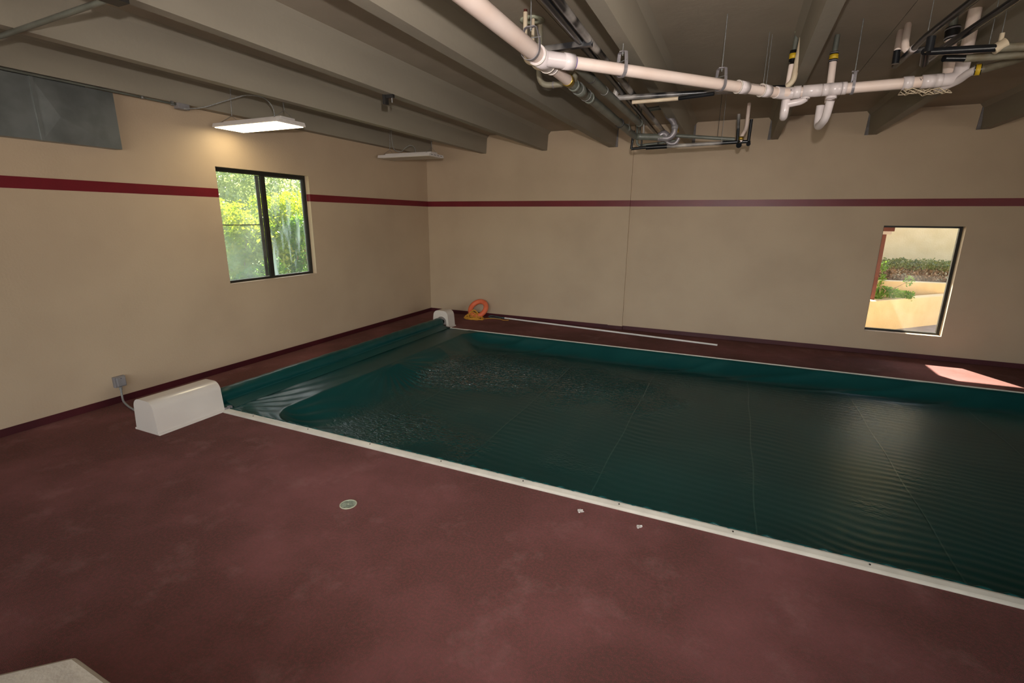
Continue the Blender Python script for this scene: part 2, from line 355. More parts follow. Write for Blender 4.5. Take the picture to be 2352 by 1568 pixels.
# ceiling: slab of double tees, each stem a piece of it, joint between units, filler strips where the stems meet the back wall
b = MB(); xs = [-.2, 2.147, 2.153, 4.907, 4.913, 7.667, 7.673, 10.427, 10.433, 13.187, 13.193, RX + .2]
for i in range(0, len(xs), 2): b.box((xs[i], RY - .2, CZ), (xs[i + 1], .3, 4.1))
b.box((-.2, RY - .2, 4.0), (RX + .2, .3, 4.12))
ceil = struct(b.build('ceiling', M['slab']))
for i in range(11):
    cx = 0.08 + 1.38 * i
    h0, h1 = 0.055, 0.075
    prof = [(-h0, SZ), (h0, SZ), (h1, CZ - .06), (h1 + .05, CZ), (-h1 - .05, CZ), (-h1, CZ - .06)]
    if i == 0: prof = [(-.08, SZ), (h0 + .01, SZ), (h1, CZ - .06), (h1 + .05, CZ), (-.08, CZ)]
    if i == 3: prof = [(x * 1.15, z) for x, z in prof]
    b = MB(); b.prism(prof, lambda p: (cx + p[0], RY, p[1]), lambda p: (cx + p[0], 0.0 if cx < PX else 0.035, p[1]))
    b.build('beam_stem', M['stem'], ceil)
    yw = -0.001 if cx < PX else 0.039
    if cx < 6.3: xa = cx + h0 + .004; b = MB(); b.prism([(xa, SZ), (xa + .05, SZ), (xa + .045, CZ - .02), (xa + .012, CZ - .02)], lambda p: (p[0], yw - .012, p[1]), lambda p: (p[0], yw, p[1]))
    else: xa = cx - h0 - .004; b = MB(); b.prism([(xa, SZ), (xa - .05, SZ), (xa - .03, CZ - .02), (xa - .012, CZ - .02)], lambda p: (p[0], yw - .012, p[1]), lambda p: (p[0], yw, p[1]))
    if i > 2: b.build('joint_filler', M['filler'], ceil)
# painted stripe and cove base
S0, S1 = 2.444, 2.559
b = MB(); b.box((0, RY, S0), (.0015, W1[0], S1)); b.box((0, W1[1], S0), (.0015, 0, S1)); b.box((-.075, W1[1] - .0015, S0), (0, W1[1], S1)); struct(b.build('trim_1', M['stripe']))
b = MB(); b.box((0, -.0015, S0), (PX, 0, S1)); struct(b.build('trim_2', M['stripe']))
b = MB(); b.box((PX, .0385, S0), (RX, .04, S1)); b.box((PX - .001, 0, S0), (PX + .0015, .04, S1)); struct(b.build('trim_3', M['stripe']))
b = MB(); b.box((0, RY, 0), (.008, 0, .082)); struct(b.build('baseboard_left', M['base'], bevel=.002))
b = MB(); b.box((0, -.008, 0), (4.33, 0, .082)); b.box((4.33, -.008, 0), (PX + .006, 0, .074)); b.box((PX, 0, 0), (PX + .006, .04, .08)); b.box((PX + .006, .032, 0), (RX, .04, .08))
struct(b.build('baseboard_back', M['base'], bevel=.002))

# window 1: two sliding panes in a dark bronze frame set 8 cm back
y0, y1, z0, z1 = W1; xf = -.08; xb = -.15
b = MB()
b.box((xb, y0, z1 - .055), (xf, y1, z1)); b.box((xb, y0, z0), (xf, y1, z0 + .04)); b.box((xb, y0, z0 + .04), (xf, y0 + .04, z1 - .055)); b.box((xb, y1 - .045, z0 + .04), (xf, y1, z1 - .055))
w1 = struct(b.build('window_1', M['bronze'], bevel=.003))
b = MB(); b.box((xf - .028, -4.372, z0 + .04), (xf + .012, -4.295, z1 - .055)); b.build('meeting_stile', M['bronze'], w1, bevel=.003)
b = MB(); b.box((xf - .045, -4.43, z0 + .045), (xf - .03, -4.372, z1 - .06)); b.build('sliding_stile', M['alu'], w1)
b = MB(); b.box((xf - .03, -4.295, z0 + .04), (xf - .02, -4.28, z1 - .055)); b.box((xf - .03, y1 - .075, z0 + .04), (xf - .02, y1 - .045, z1 - .055)); b.box((xf - .03, -4.28, z1 - .07), (xf - .02, y1 - .06, z1 - .055)); b.build('sash_bead', M['alu'], w1)
b = MB(); b.box((xf - .05, y0 + .04, 2.062), (xf - .035, -4.43, 2.076)); b.build('glazing_bar', M['alu'], w1)
b = MB(); b.box((xf - .05, y0 + .04, z0 + .04), (xf - .045, -4.40, z1 - .055)); b.build('pane', M['glass_hazy'], w1)
b = MB(); b.box((xf - .035, -4.295, z0 + .04), (xf - .03, y1 - .045, z1 - .055)); b.build('pane', M['glass_streaked'], w1)
b = MB(); b.box((xf, y0, z0 - .001), (.006, y1, z0 + .006)); b.build('window_sill', M['wall'], w1, bevel=.002)
# window 2: one fixed pane
x0, x1, z0, z1 = W2; yf = .155; yb = .21
b = MB(); b.box((x0, yf, z1 - .03), (x1, yb, z1)); b.box((x0, yf, z0), (x1, yb, z0 + .035)); b.box((x0, yf, z0 + .035), (x0 + .03, yb, z1 - .03)); b.box((x1 - .04, yf, z0 + .035), (x1, yb, z1 - .03))
w2 = struct(b.build('window_2', M['bronze'], bevel=.003))
b = MB(); b.box((x0 + .03, yf + .02, z0 + .035), (x1 - .04, yf + .025, z1 - .03)); b.build('pane', M['glass_clean'], w2)
b = MB(); b.box((x0, .034, z0 - .001), (x1, yf, z0 + .006)); b.build('window_sill', M['wall'], w2, bevel=.002)
# unseen windows added behind and beside the camera to go with the fill lamps
b = MB()
for k in range(4):
    xa = 2.1 + k * 2.2; b.box((xa - .03, RY - .12, .8), (xa + .03, RY - .05, 3.4)) if k not in (0, 3) else b.box((xa - .0 if k == 0 else xa - .05, RY - .12, .8), (xa + .05 if k == 0 else xa, RY - .05, 3.4))
b.box((2.1, RY - .12, .8), (8.7, RY - .05, .86)); b.box((2.1, RY - .12, 3.34), (8.7, RY - .05, 3.4))
w3 = struct(b.build('added_window_3', M['bronze']))
b = MB(); b.box((2.12, RY - .09, .86), (8.68, RY - .085, 3.34)); b.build('pane', M['glass_clean'], w3)
b = MB(); b.box((RX + .05, -11.5, .9), (RX + .12, -7.5, .96)); b.box((RX + .05, -11.5, 3.24), (RX + .12, -7.5, 3.3)); b.box((RX + .05, -11.5, .96), (RX + .12, -11.44, 3.24)); b.box((RX + .05, -7.56, .96), (RX + .12, -7.5, 3.24)); b.box((RX + .05, -9.53, .96), (RX + .12, -9.47, 3.24))
w4 = struct(b.build('added_window_4', M['bronze']))
b = MB(); b.box((RX + .08, -11.44, .96), (RX + .085, -7.56, 3.24)); b.build('pane', M['glass_clean'], w4)

# ================================================================== OUTSIDE
b = MB(); b.box((-45, -45, -.6), (-.2, 45, -.4)); struct(b.build('lawn', M['grass']))
b = MB(); b.box((-.2, .3, -.6), (45, 45, 0)); struct(b.build('yard_paving', M['paving']))
b = MB(); b.box((-1.4, RY, 3.25), (-.2, .3, 3.40)); struct(b.build('added_sun_blocker', M['red_trim']))  # unseen slab added to keep direct sun out of the left window
b = MB(); b.box((-.2, -60, -.6), (60, RY - .2, -.4)); b.box((RX + .2, RY - .2, -.6), (60, .3, -.4)); struct(b.build('rear_paving', M['paving']))

# ================================================================== POOL COVER
def smooth(t): t = np.clip(t, 0, 1); return t * t * (3 - 2 * t)
def vnoise(x, y, s, seed):
    r = np.random.default_rng(seed); G = r.random((256, 256)); u, v = x * s + 31.7, y * s + 57.3
    i, j = np.floor(u).astype(int), np.floor(v).astype(int); fu, fv = u - i, v - j; fu = fu * fu * (3 - 2 * fu); fv = fv * fv * (3 - 2 * fv)
    g = lambda a, c: G[a % 256, c % 256]
    return (g(i, j) * (1 - fu) + g(i + 1, j) * fu) * (1 - fv) + (g(i, j + 1) * (1 - fu) + g(i + 1, j + 1) * fu) * fv
CW = (1.30, -6.375, -1.525)     # cover x start, near edge, far edge
WL = -0.20                      # water level
def pool_sdf(x, y):
    """distance inside the pool rectangle with rounded corners"""
    cx, cy = (X0 + X1) / 2, (CW[1] + CW[2]) / 2; hx, hy, r = (X1 - X0) / 2, (CW[2] - CW[1]) / 2 - .03, .42
    qx, qy = np.abs(x - cx) - (hx - r), np.abs(y - cy) - (hy - r)
    return -(np.hypot(np.maximum(qx, 0), np.maximum(qy, 0)) + np.minimum(np.maximum(qx, qy), 0) - r)
def cover_height(x, y):
    d = pool_sdf(x, y)
    yn = y - CW[1]; yf_ = CW[2] - y
    # the sheet hangs from its tracks and flattens where it meets the water
    slope_w = 0.24 + 0.10 * vnoise(x, y, .9, 3) + .50 * np.exp(-((x - X0) / .8) ** 2) * smooth((y - CW[1]) / .8) * smooth(yf_ / .8)
    tt = np.clip(d / slope_w, 0, 1); inside = tt * (2 - tt)
    deck = 0.018 + 0.0 * x
    z = deck * (1 - inside) + WL * inside
    edge = np.exp(-np.maximum(d, 0) / .18) * (d > -.2)
    # hanging folds along the long sides, running diagonally down from the track
    ph = (x * 1.0 + yf_ * 3.2) * 7 + 6 * vnoise(x, y, .8, 11)
    far = smooth(1 - yf_ / .55) * smooth(yf_ / .06) * (x > 1.9)
    near = smooth(1 - yn / .30) * smooth(yn / .03)
    z += far * 0.022 * np.power(np.abs(np.sin(ph * .45)), 9) * vnoise(x, y, .7, 13) * 1.5 + far * .006 * np.sin(ph * .8) + near * 0.007 * np.sin(x * 21 + yn * 30 + 9 * vnoise(x, y, 2.2, 5))
    # crumples between the reel and the pool end, fanning out of the near corner
    a = np.arctan2(y - CW[1] + .02, x - 1.25); rr = np.hypot(y - CW[1], x - 1.25)
    land = smooth((2.05 - x) / .25)
    cr = np.sin(a * 26 + 4 * vnoise(x, y, 2.5, 7)) * np.exp(-rr / 1.3) + .5 * np.sin((y * 3.0 + x * 14) + 5 * vnoise(x, y, 1.3, 8)) * (.4 + .6 * np.exp(-rr / 2))
    z += land * 0.007 * cr
    z += smooth((2.3 - x) / .4) * 0.010 * vnoise(x, y, 3.0, 21)
    # a tent-like crease where the sheet is drawn across the pool end
    for (px, py, s, h, ang) in ((2.05, -4.0, .38, .045, 0.5), (2.2, -2.9, .35, .035, -0.3), (2.5, -2.4, .3, .02, 0.2)):
        u = (x - px) * math.cos(ang) + (y - py) * math.sin(ang); v = -(x - px) * math.sin(ang) + (y - py) * math.cos(ang)
        z += h * np.exp(-(np.abs(u) / s + np.abs(v) / (s * .8)) ** 1.3) * smooth(d / .1)
    ac = np.arctan2(y + 4.15, x - 1.9); rc = np.hypot(y + 4.15, x - 1.9)
    z += .007 * np.sin(ac * 34 + 5 * vnoise(x, y, 1.5, 71)) * np.exp(-((rc - .5) / .42) ** 2) * smooth(d / .1)
    ac = np.arctan2(y - CW[1], x - 1.9); rc = np.hypot(y - CW[1], x - 1.9)
    z += .006 * np.sin(ac * 30 + 5 * vnoise(x, y, 1.5, 72)) * np.exp(-((rc - .5) / .5) ** 2) * smooth(d / .08)
    # ripples of the sheet on the water
    inn = smooth((d - .22) / .25)
    blob = lambda cx_, cy_, sx, sy: np.exp(-((x - cx_) / sx) ** 2 - ((y - cy_) / sy) ** 2)
    wet = np.clip(blob(2.75, -3.45, .55, .75) * 1.3 + blob(3.5, -3.0, .8, .8) + .75 * blob(4.9, -3.2, 1.1, .8) + .5 * blob(3.7, -5.5, .9, .5), 0, 1)
    n1 = vnoise(x, y, 1.6, 31); n2 = vnoise(x, y, .7, 32); n3 = vnoise(x, y, 3.1, 33)
    rip = np.sin(2 * PI * (y + .12 * x) / .105 + 9 * n1 + 3 * n3)
    rip2 = np.sin(2 * PI * np.hypot(x - 3.4, y + 2.0) / .085 + 5 * n1)
    rip3 = np.sin(2 * PI * (y * .6 - x * .8) / .075 + 6 * n3 + 3 * n2) * np.sin(2 * PI * (y * .8 + x * .6) / .09 + 5 * n1)
    seams = 0
    for sx_ in (2.97, 4.30, 5.62, 6.97, 8.27, 9.60, 10.9): seams = seams + np.exp(-((x - sx_ - .18) / .22) ** 2)
    A = .00045 + .0011 * seams * smooth((vnoise(x, y, .55, 41) - .35) / .4) + .0016 * blob(8.7, -6.0, 1.3, .5) + .0009 * blob(8.7, -4.4, .8, 1.2)
    z += inn * (A * rip + wet * (.0011 * rip2 + .0017 * rip3))
    z += inn * .006 * (vnoise(x, y, .5, 51) - .5)
    for sx_ in (2.97, 4.30, 5.62, 6.97, 8.27, 9.60, 10.9): z += inn * .0018 * np.exp(-((x - sx_) / .012) ** 2)
    wetf = smooth(wet * 1.1 - .08 + .5 * (vnoise(x, y, 2.2, 61) - .5)) * inn
    return z, wetf
nx, ny = 560, 270
gx = np.concatenate([np.linspace(1.30, 9.3, nx - 60), np.linspace(9.3, 12.25, 61)[1:]]); gy = np.linspace(CW[1], CW[2], ny)
GX, GY = np.meshgrid(gx, gy, indexing='ij'); GZ, GW = cover_height(GX, GY)
GZ[:, 0] = .02; GZ[:, -1] = .02
# tuck the first rows up towards the reel
lift = smooth((1.42 - GX) / .12); GZ += lift * .035
co = np.stack([GX, GY, GZ], -1).reshape(-1, 3).astype(np.float32)
idx = np.arange(nx * ny).reshape(nx, ny)
q = np.stack([idx[:-1, :-1], idx[1:, :-1], idx[1:, 1:], idx[:-1, 1:]], -1).reshape(-1, 4)
me = bpy.data.meshes.new('sheet'); me.vertices.add(len(co)); me.vertices.foreach_set('co', co.ravel())
me.loops.add(q.size); me.loops.foreach_set('vertex_index', q.ravel().astype(np.int32))
me.polygons.add(len(q)); me.polygons.foreach_set('loop_start', np.arange(0, q.size, 4, dtype=np.int32)); me.polygons.foreach_set('loop_total', np.full(len(q), 4, dtype=np.int32))
me.polygons.foreach_set('use_smooth', np.ones(len(q), dtype=bool)); me.update(calc_edges=True)
at = me.attributes.new('wet', 'FLOAT', 'POINT'); at.data.foreach_set('value', GW.reshape(-1).astype(np.float32))
me.materials.append(M['green_vinyl'])
cover = thing('pool_cover', 'dark green vinyl automatic cover stretched over the pool, one end wound on its reel', 'pool cover', (1.3, -6.375, 0))
sh = bpy.data.objects.new('sheet', me); COL.objects.link(sh); sh.parent = cover; sh.location = (-1.3, 6.375, 0)
for sx_ in (2.97, 4.30, 5.62, 6.97, 8.27, 9.60, 10.9):
    ys = np.linspace(CW[1] + .28, CW[2] - .36, 180); b = MB(); vs = []
    for k, yy in enumerate(ys):
        wob = .006 * math.sin(yy * 5 + sx_)
        for dx in (-.006, .006):
            zz = float(cover_height(np.array([sx_ + dx + wob]), np.array([yy]))[0][0]); vs.append((sx_ + dx + wob, yy, zz + .0022))
    b.add(vs, [(2 * k, 2 * k + 1, 2 * k + 3, 2 * k + 2) for k in range(len(ys) - 1)], True); b.build('welded_seam', M['seam'], cover)
# wound roll on the reel
b = MB(); RC = (1.20, .112); nseg = 90
pts = []; rad = []
for k in range(nseg + 1):
    t = k / nseg; y = -6.33 + t * 4.83; pts.append((RC[0], y, RC[1] + .003 * math.sin(t * 9))); rad.append(.104 - .006 * t + .0022 * math.sin(y * 8) + .0016 * math.sin(y * 23) - (.012 if k in (0, nseg) else 0))
b.tube(pts, rad, seg=36); 
b.v = [(x + .0035 * math.sin(math.atan2(z - RC[1], x - RC[0]) * 5 + y * 2.2), y, z + .002 * math.sin(y * 31 + x * 60)) for x, y, z in b.v]
b.build('wound_roll', M['green_vinyl'], cover)
b = MB(); b.prism([(RC[0] + .03, .02), (RC[0] + .10, .10), (RC[0] + .105, .085), (1.44, .028), (1.42, .02)], lambda p: (p[0], -6.31, p[1]), lambda p: (p[0], -1.55, p[1])); b.build('sheet_fall', M['green_vinyl'], cover)
for ya_, yb_ in ((-6.40, -6.32), (-1.51, -1.40)): b = MB(); b.tube([(RC[0], ya_, RC[1]), (RC[0], yb_, RC[1])], .045, seg=20); b.build('reel_shaft', M['dark'], cover)
# gathered hem beading along the near track
b = MB(); pts = []
for k in range(420):
    x = 1.42 + k * .0255; pts.append((x, CW[1] + .012 + .007 * math.sin(x * 37) + .004 * math.sin(x * 91), .024 + .006 * math.sin(x * 53 + 1)))
b.tube(pts, .012, seg=8); b.build('hem_rope', M['green_vinyl'], cover)
# tracks
def track(name, ya, yb, xa, lab):
    t = thing(name, lab, 'track', (xa, (ya + yb) / 2, 0))
    w = yb - ya; prof = [(ya, .0), (ya, .014), (ya + .012, .022), (yb - .018, .034), (yb - .004, .034), (yb, .028), (yb, 0)]
    if ya > -3: prof = [(ya + yb - p[0], p[1]) for p in prof]
    b = MB(); b.prism(prof, lambda p: (xa, p[0], p[1]), lambda p: (12.6, p[0], p[1])); b.build('extrusion', M['track'], t, bevel=.002)
    yc = ya + w * .55
    for k in range(14):
        xx = xa + .45 + k * .82
        b = MB(); b.tube([(xx, yc, .022), (xx, yc, .0335)], .006, seg=8); b.build('screw', M['dark'], t)
    return t
track('cover_track', -6.438, -6.372, 1.41, 'long ivory aluminium cover track along the near edge of the pool')
track('cover_track', -1.528, -1.484, 1.40, 'thin ivory aluminium cover track along the far edge of the pool, by the pole')
b = MB(); b.box((1.385, -6.40, .0), (1.425, -6.35, .045)); b.box((1.40, -6.375, .03), (1.44, -6.34, .06)); tag(b.build('track_guide', M['zinc'], origin=(1.4, -6.38, 0)), 'small metal guide at the near end of the reel, beside the long white housing', 'bracket')
b = MB(); b.box((1.36, -1.56, .0), (1.44, -1.53, .05)); b.box((1.40, -1.58, .03), (1.46, -1.52, .045)); tag(b.build('track_guide', M['dark'], origin=(1.4, -1.55, 0)), 'small black guide at the far end of the reel, beside the short white housing', 'bracket')

# reel end housings
def housing_prof(xa, xb, h, r, n=8):
    """inverted U section as an outline in x,z"""
    t = .022; L = [(xa, 0), (xa + t * .6, h * .45)]
    for k in range(n + 1):
        a = PI - k * PI / 2 / n; L.append((xa + t + r + r * math.cos(a), h - r + r * math.sin(a)))
    for k in range(n + 1):
        a = PI / 2 - k * PI / 2 / n; L.append((xb - t - r + r * math.cos(a), h - r + r * math.sin(a)))
    L += [(xb - t * .6, h * .45), (xb, 0)]
    return L
t = thing('reel_housing', 'long glossy off-white housing over the near reel end, on the carpet by the outlet', 'housing', (1.19, -6.75, 0))
prof = housing_prof(1.005, 1.375, .355, .10)
def dome(b, prof, ya, yb):
    n = len(prof)
    # rounded far and near ends: ease in by a small lip
    rows = [(ya, 1.0, 0.0), (yb, 1.0, 0.0)]
    vs = [(x, y, z) for (y, s, o) in rows for x, z in prof]
    b.add(vs, [(i, i + 1, n + i + 1, n + i) for i in range(n - 1)], True)
    b.add([(x, ya, z) for x, z in prof], [tuple(range(n))]); b.add([(x, yb, z) for x, z in prof], [tuple(range(n))[::-1]])
b = MB(); dome(b, prof, -7.125, -6.392); b.build('shell', M['white_plastic'], t, bevel=.008)
b = MB(); b.prism([(1.372, 0), (1.398, 0), (1.396, .016), (1.380, .024), (1.372, .04)], lambda p: (p[0], -7.128, p[1]), lambda p: (p[0], -6.386, p[1])); b.build('base_flange', M['white_plastic'], t, bevel=.003)
b = MB(); b.box((.985, -7.128, 0), (1.006, -6.39, .02)); b.build('base_flange', M['white_plastic'], t, bevel=.003)
t = thing('reel_housing', 'short off-white housing over the far reel end, in front of the back wall', 'housing', (1.19, -1.31, 0))
prof = housing_prof(.985, 1.375, .345, .11)
b = MB(); n = len(prof); vs = [(x, y, z) for y in (-1.44, -1.19) for x, z in prof]
b.add(vs, [(i, i + 1, n + i + 1, n + i) for i in range(n - 1)], True)
# front face with the arched cut-out for the reel: strip between outer outline and an arch
arch = [(1.09, 0)] + [(1.20 + .11 * math.cos(PI - k * PI / (n - 3)), .12 + .10 * math.sin(PI - k * PI / (n - 3))) for k in range(n - 2)] + [(1.31, 0)]
b.add([(x, -1.44, z) for x, z in prof] + [(x, -1.44, z) for x, z in arch], [(i, i + 1, n + i + 1, n + i) for i in range(n - 1)])
b.add([(x, -1.43, z) for x, z in arch] + [(x, -1.44, z) for x, z in arch], [(i, i + 1, n + i + 1, n + i) for i in range(n - 1)])
b.add([(x, -1.19, z) for x, z in prof], [tuple(range(n))[::-1]]); b.build('shell', M['white_plastic'], t)
for xa_, xb_ in ((1.37, 1.395), (.965, .987)): b = MB(); b.box((xa_, -1.445, 0), (xb_, -1.185, .02)); b.build('base_flange', M['white_plastic'], t, bevel=.003)

# outlet with its flexible conduit
t = thing('outlet_box', 'grey surface outlet box low on the left wall', 'outlet', (0, -6.715, .265))
b = MB(); b.box((0, -6.79, .20), (.045, -6.665, .33)); b.build('back_box', M['outlet'], t, bevel=.006)
b = MB(); b.box((.045, -6.775, .215), (.075, -6.68, .325)); b.build('cover_plate', M['outlet'], t, bevel=.008)
b = MB(); b.tube([(.075, -6.73, .31), (.078, -6.73, .31)], .005, seg=10); b.build('screw', M['dark'], t)
b = MB(); b.tube([(.04, -6.735, .20), (.04, -6.735, .165)], .016); b.tube([(.04, -6.735, .165), (.045, -6.74, .09), (.09, -6.76, .035), (.25, -6.80, .016), (.55, -6.86, .013), (1.0, -6.95, .013)], .011, bend=.1, seg=10)
tag(b.build('flexible_conduit', M['flex'], origin=(.04, -6.735, 0)), 'grey flexible conduit curving from the wall outlet down to the carpet', 'conduit')

# deck lid, litter
t = thing('deck_lid', 'round grey-green perforated lid set in the carpet', 'lid', (4.011, -7.269, 0))
b = MB(); b.ring((4.011, -7.269, .003), (0, 0, 1), .066, .056, .006, 32); b.build('rim', M['lid_rim'], t)
b = MB(); b.tube([(4.011, -7.269, 0), (4.011, -7.269, .004)], .057, seg=32); b.build('plate', M['lid'], t)
b = MB(); b.tube([(4.011, -7.269, .004), (4.011, -7.269, .007)], .006, seg=10); b.build('screw', M['lid_rim'], t)
def scrap(loc, s, rz, lab):
    b = MB(); n = 14; vs = [(0, 0, .012)]
    r_ = random.Random(int(loc[0] * 100))
    for k in range(n):
        a = 2 * PI * k / n; rr = s * (.7 + .5 * r_.random()); vs.append((rr * math.cos(a + rz), rr * math.sin(a + rz) * .8, .003 + .009 * r_.random()))
    for k in range(n): vs.append((vs[k + 1][0] * .97, vs[k + 1][1] * .97, 0))
    fs = [(0, 1 + k, 1 + (k + 1) % n) for k in range(n)] + [(1 + k, 1 + n + k, 1 + n + (k + 1) % n, 1 + (k + 1) % n) for k in range(n)]
    b.add([(x + loc[0], y + loc[1], z) for x, y, z in vs], fs)
    b.ring((loc[0] - s * .2, loc[1] - s * 1.1, .006), (0, 0, 1), s * .4, s * .2, .008, 12)
    tag(b.build('plastic_scrap', M['litter'], origin=loc), lab, 'litter')
scrap((5.701, -6.574, 0), .024, .3, 'small white scrap beside the near track, the one nearer the round lid')
scrap((6.150, -6.584, 0), .021, 1.2, 'small white scrap beside the near track, the one farther from the round lid')

# octagonal raised curb at the bottom left corner of the view
c0 = Vector((4.292, -9.108)); L8 = .95; d = -1.4; V8 = [c0.copy()]
for k in range(7):
    a = math.radians(d - 45 * k); V8.append(V8[-1] + Vector((math.cos(a), math.sin(a))) * L8)
cen = sum(V8, Vector((0, 0))) / 8
def shrink(v, k): return cen + (v - cen) * k
b = MB(); o8 = V8; i8 = [shrink(v, .72) for v in V8]; H8 = .45
vs = [(v.x, v.y, 0) for v in o8] + [(v.x, v.y, H8) for v in o8] + [(v.x, v.y, H8) for v in i8] + [(v.x, v.y, .12) for v in i8]
fs = []
for q_ in range(3):
    for k in range(8): fs.append((q_ * 8 + k, q_ * 8 + (k + 1) % 8, (q_ + 1) * 8 + (k + 1) % 8, (q_ + 1) * 8 + k))
fs += [tuple(range(8))[::-1], tuple(range(24, 32))]
b.add(vs, fs); tag(b.build('raised_curb', M['plaster'], bevel=.02, origin=(cen.x, cen.y, 0)), 'off-white plastered octagonal raised curb in the bottom left corner', 'curb')

# ================================================================== RESCUE RING, ROPE, POLE
t = thing('ring_buoy', 'faded orange ring buoy leaning against the back wall', 'ring buoy', (1.40, -.16, 0))
b = MB(); R0, r0 = .195, .056; nrm_ = Vector((-.06, -.75, .66)).normalized(); e1 = nrm_.cross(Vector((0, 0, 1))).normalized(); e2 = nrm_.cross(e1)
b.tube([V3 + Vector((1.405, -.215, .205)) for V3 in [e1 * R0 * math.cos(2 * PI * k / 48) + e2 * R0 * math.sin(2 * PI * k / 48) for k in range(48)]], r0, seg=16, closed=True)
b.build('foam_ring', M['ring'], t)
b = MB(); r_ = random.Random(5); pts = []
for k in range(84):
    a = k * 2.399 * .35; rr = .05 + .14 * abs(math.sin(k * .37)) ; 
    x = 1.40 + rr * 1.25 * math.cos(a) + r_.uniform(-.03, .03); y = -.42 + rr * .55 * math.sin(a) + r_.uniform(-.02, .02)
    top = .22 * max(0, 1 - abs(x - 1.38) / .26) * max(0, min(1, (y + .52) / .12))
    pts.append((x, y, .012 + top * r_.uniform(.25, 1.0)))
P3 = [Vector(p) for p in pts]; Q = []
for k in range(1, len(P3) - 2):
    for s_ in range(4):
        tt = s_ / 4; p0, p1, p2, p3 = P3[k - 1], P3[k], P3[k + 1], P3[k + 2]
        Q.append(.5 * ((2 * p1) + (p2 - p0) * tt + (2 * p0 - 5 * p1 + 4 * p2 - p3) * tt * tt + (3 * p1 - p0 - 3 * p2 + p3) * tt ** 3))
Q = [Vector((q_.x, q_.y, max(q_.z, .007))) for q_ in Q]
Q += [Vector((1.62, -.30, .008)), Vector((1.68, -.22, .008)), Vector((1.78, -.17, .008)), Vector((1.95, -.18, .008)), Vector((2.05, -.25, .008)), Vector((2.16, -.22, .008)), Vector((2.12, -.12, .02))]
b.tube(Q, .0065, seg=6); tag(b.build('throw_rope', M['rope'], origin=(1.38, -.33, 0)), 'tangled yellow rope heaped against the orange ring buoy', 'rope')
t = thing('reaching_pole', 'long white rescue pole lying on the carpet along the back wall', 'pole', (2.0, -.065, 0))
pa, pb = Vector((2.0, -.064, .018)), Vector((6.452, -.554, .018))
b = MB(); b.tube([pa, pb], .017, seg=14); b.build('tube', M['pole'], t)
b = MB(); b.tube([pb, pb + (pb - pa).normalized() * .02], .019, seg=14); b.build('end_cap', M['white_plastic'], t)
b = MB(); b.tube([pa, pa + Vector((-.08, .0, 0))], .013, seg=10); b.tube([(1.93, -.066, .018), (1.82, -.04, .03), (1.66, -.05, .04), (1.60, -.10, .03), (1.66, -.15, .02), (1.80, -.15, .015), (1.90, -.12, .012), (1.94, -.16, .012)], .009, bend=.06, seg=8); b.build('crook', M['ropeblue'], t)

# ================================================================== LIGHT FIXTURES
def fixture(lab, lit, cx, cy, z, yaw=0.0, L=1.16, W=.46):
    t = thing('linear_light', lab, 'ceiling light', (cx, cy, z))
    b = MB(); hx, hy = L / 2, W / 2
    b.box((cx - hx, cy - hy, z), (cx + hx, cy + hy, z + .012)); b.prism([(-hy, z + .012), (-hy + .015, z + .05), (hy - .015, z + .05), (hy, z + .012)], lambda p: (cx - hx, cy + p[0], p[1]), lambda p: (cx + hx, cy + p[0], p[1])); b.build('housing', M['white_metal'], t, bevel=.003)
    b = MB(); b.box((cx - hx + .07, cy - .11, z + .05), (cx + hx - .05, cy + .11, z + .085)); b.build('driver_box', M['white_metal'], t, bevel=.004)
    b = MB(); b.box((cx - hx + .025, cy - hy + .02, z - .006), (cx + hx - .025, cy + hy - .02, z + .001)); b.build('lens', M['lens_on'] if lit else M['lens_off'], t)
    for k in range(4):
        yy = cy - .16 + k * .105; b = MB(); b.box((cx + hx, yy - .03, z + .022), (cx + hx + .002, yy + .03, z + .030)); b.build('vent_slot', M['lens_off'] if lit else M['dark'], t)
    for s in (-1, 1):
        xx = cx + s * (hx - .10); b = MB()
        for q_ in (-1, 1): b.tube([(xx, cy + q_ * (hy - .04), z + .05), (xx, cy, z + .17)], .003, seg=5)
        b.tube([(xx, cy, z + .17), (xx + s * -.04, cy, CZ)], .0055, seg=6); b.build('hanger_wire', M['wire'], t)
    return t
F1 = fixture('lit white linear light hanging above the window', True, .72, -4.96, 3.325, L=1.17)
F2 = fixture('unlit white linear light hanging near the far corner', False, .72, -1.62, 3.30, L=1.17, W=.5)
# the lights of the bays behind the photographer, out of view
b = MB(); b.tube([(.95, -4.9, 3.41), (.96, -4.9, 3.56), (.86, -4.95, 3.68), (.66, -5.05, 3.70), (.52, -5.2, 3.62), (.35, -5.45, 3.49), (.19, -5.58, 3.47)], .007, bend=.08, seg=6)
tag(b.build('power_cord', M['flex'], origin=(.95, -4.9, 3.41)), 'grey power cord looping from the lit light to the wall conduit', 'cord')
b = MB(); b.tube([(.75, -1.5, 3.385), (.75, -1.5, 3.50), (.66, -1.5, 3.56), (.55, -1.55, 3.50), (.45, -1.55, 3.42), (.32, -1.6, 3.46), (.30, -1.62, 3.60), (.30, -1.62, 3.88)], .007, bend=.06, seg=6)
tag(b.build('power_cord', M['flex'], origin=(.75, -1.5, 3.385)), 'grey power cord curling above the unlit light', 'cord')
t = thing('wall_conduit', 'thin conduit run under the concrete beam beside the left wall', 'conduit', (.15, -8, 3.515))
b = MB(); b.tube([(.155, -11, 3.512), (.155, -5.62, 3.512)], .012, seg=8); b.build('tube', M['galvpipe'], t)
b = MB(); b.box((.11, -5.64, 3.465), (.20, -5.50, 3.53)); b.build('junction_box', M['outlet'], t, bevel=.004)
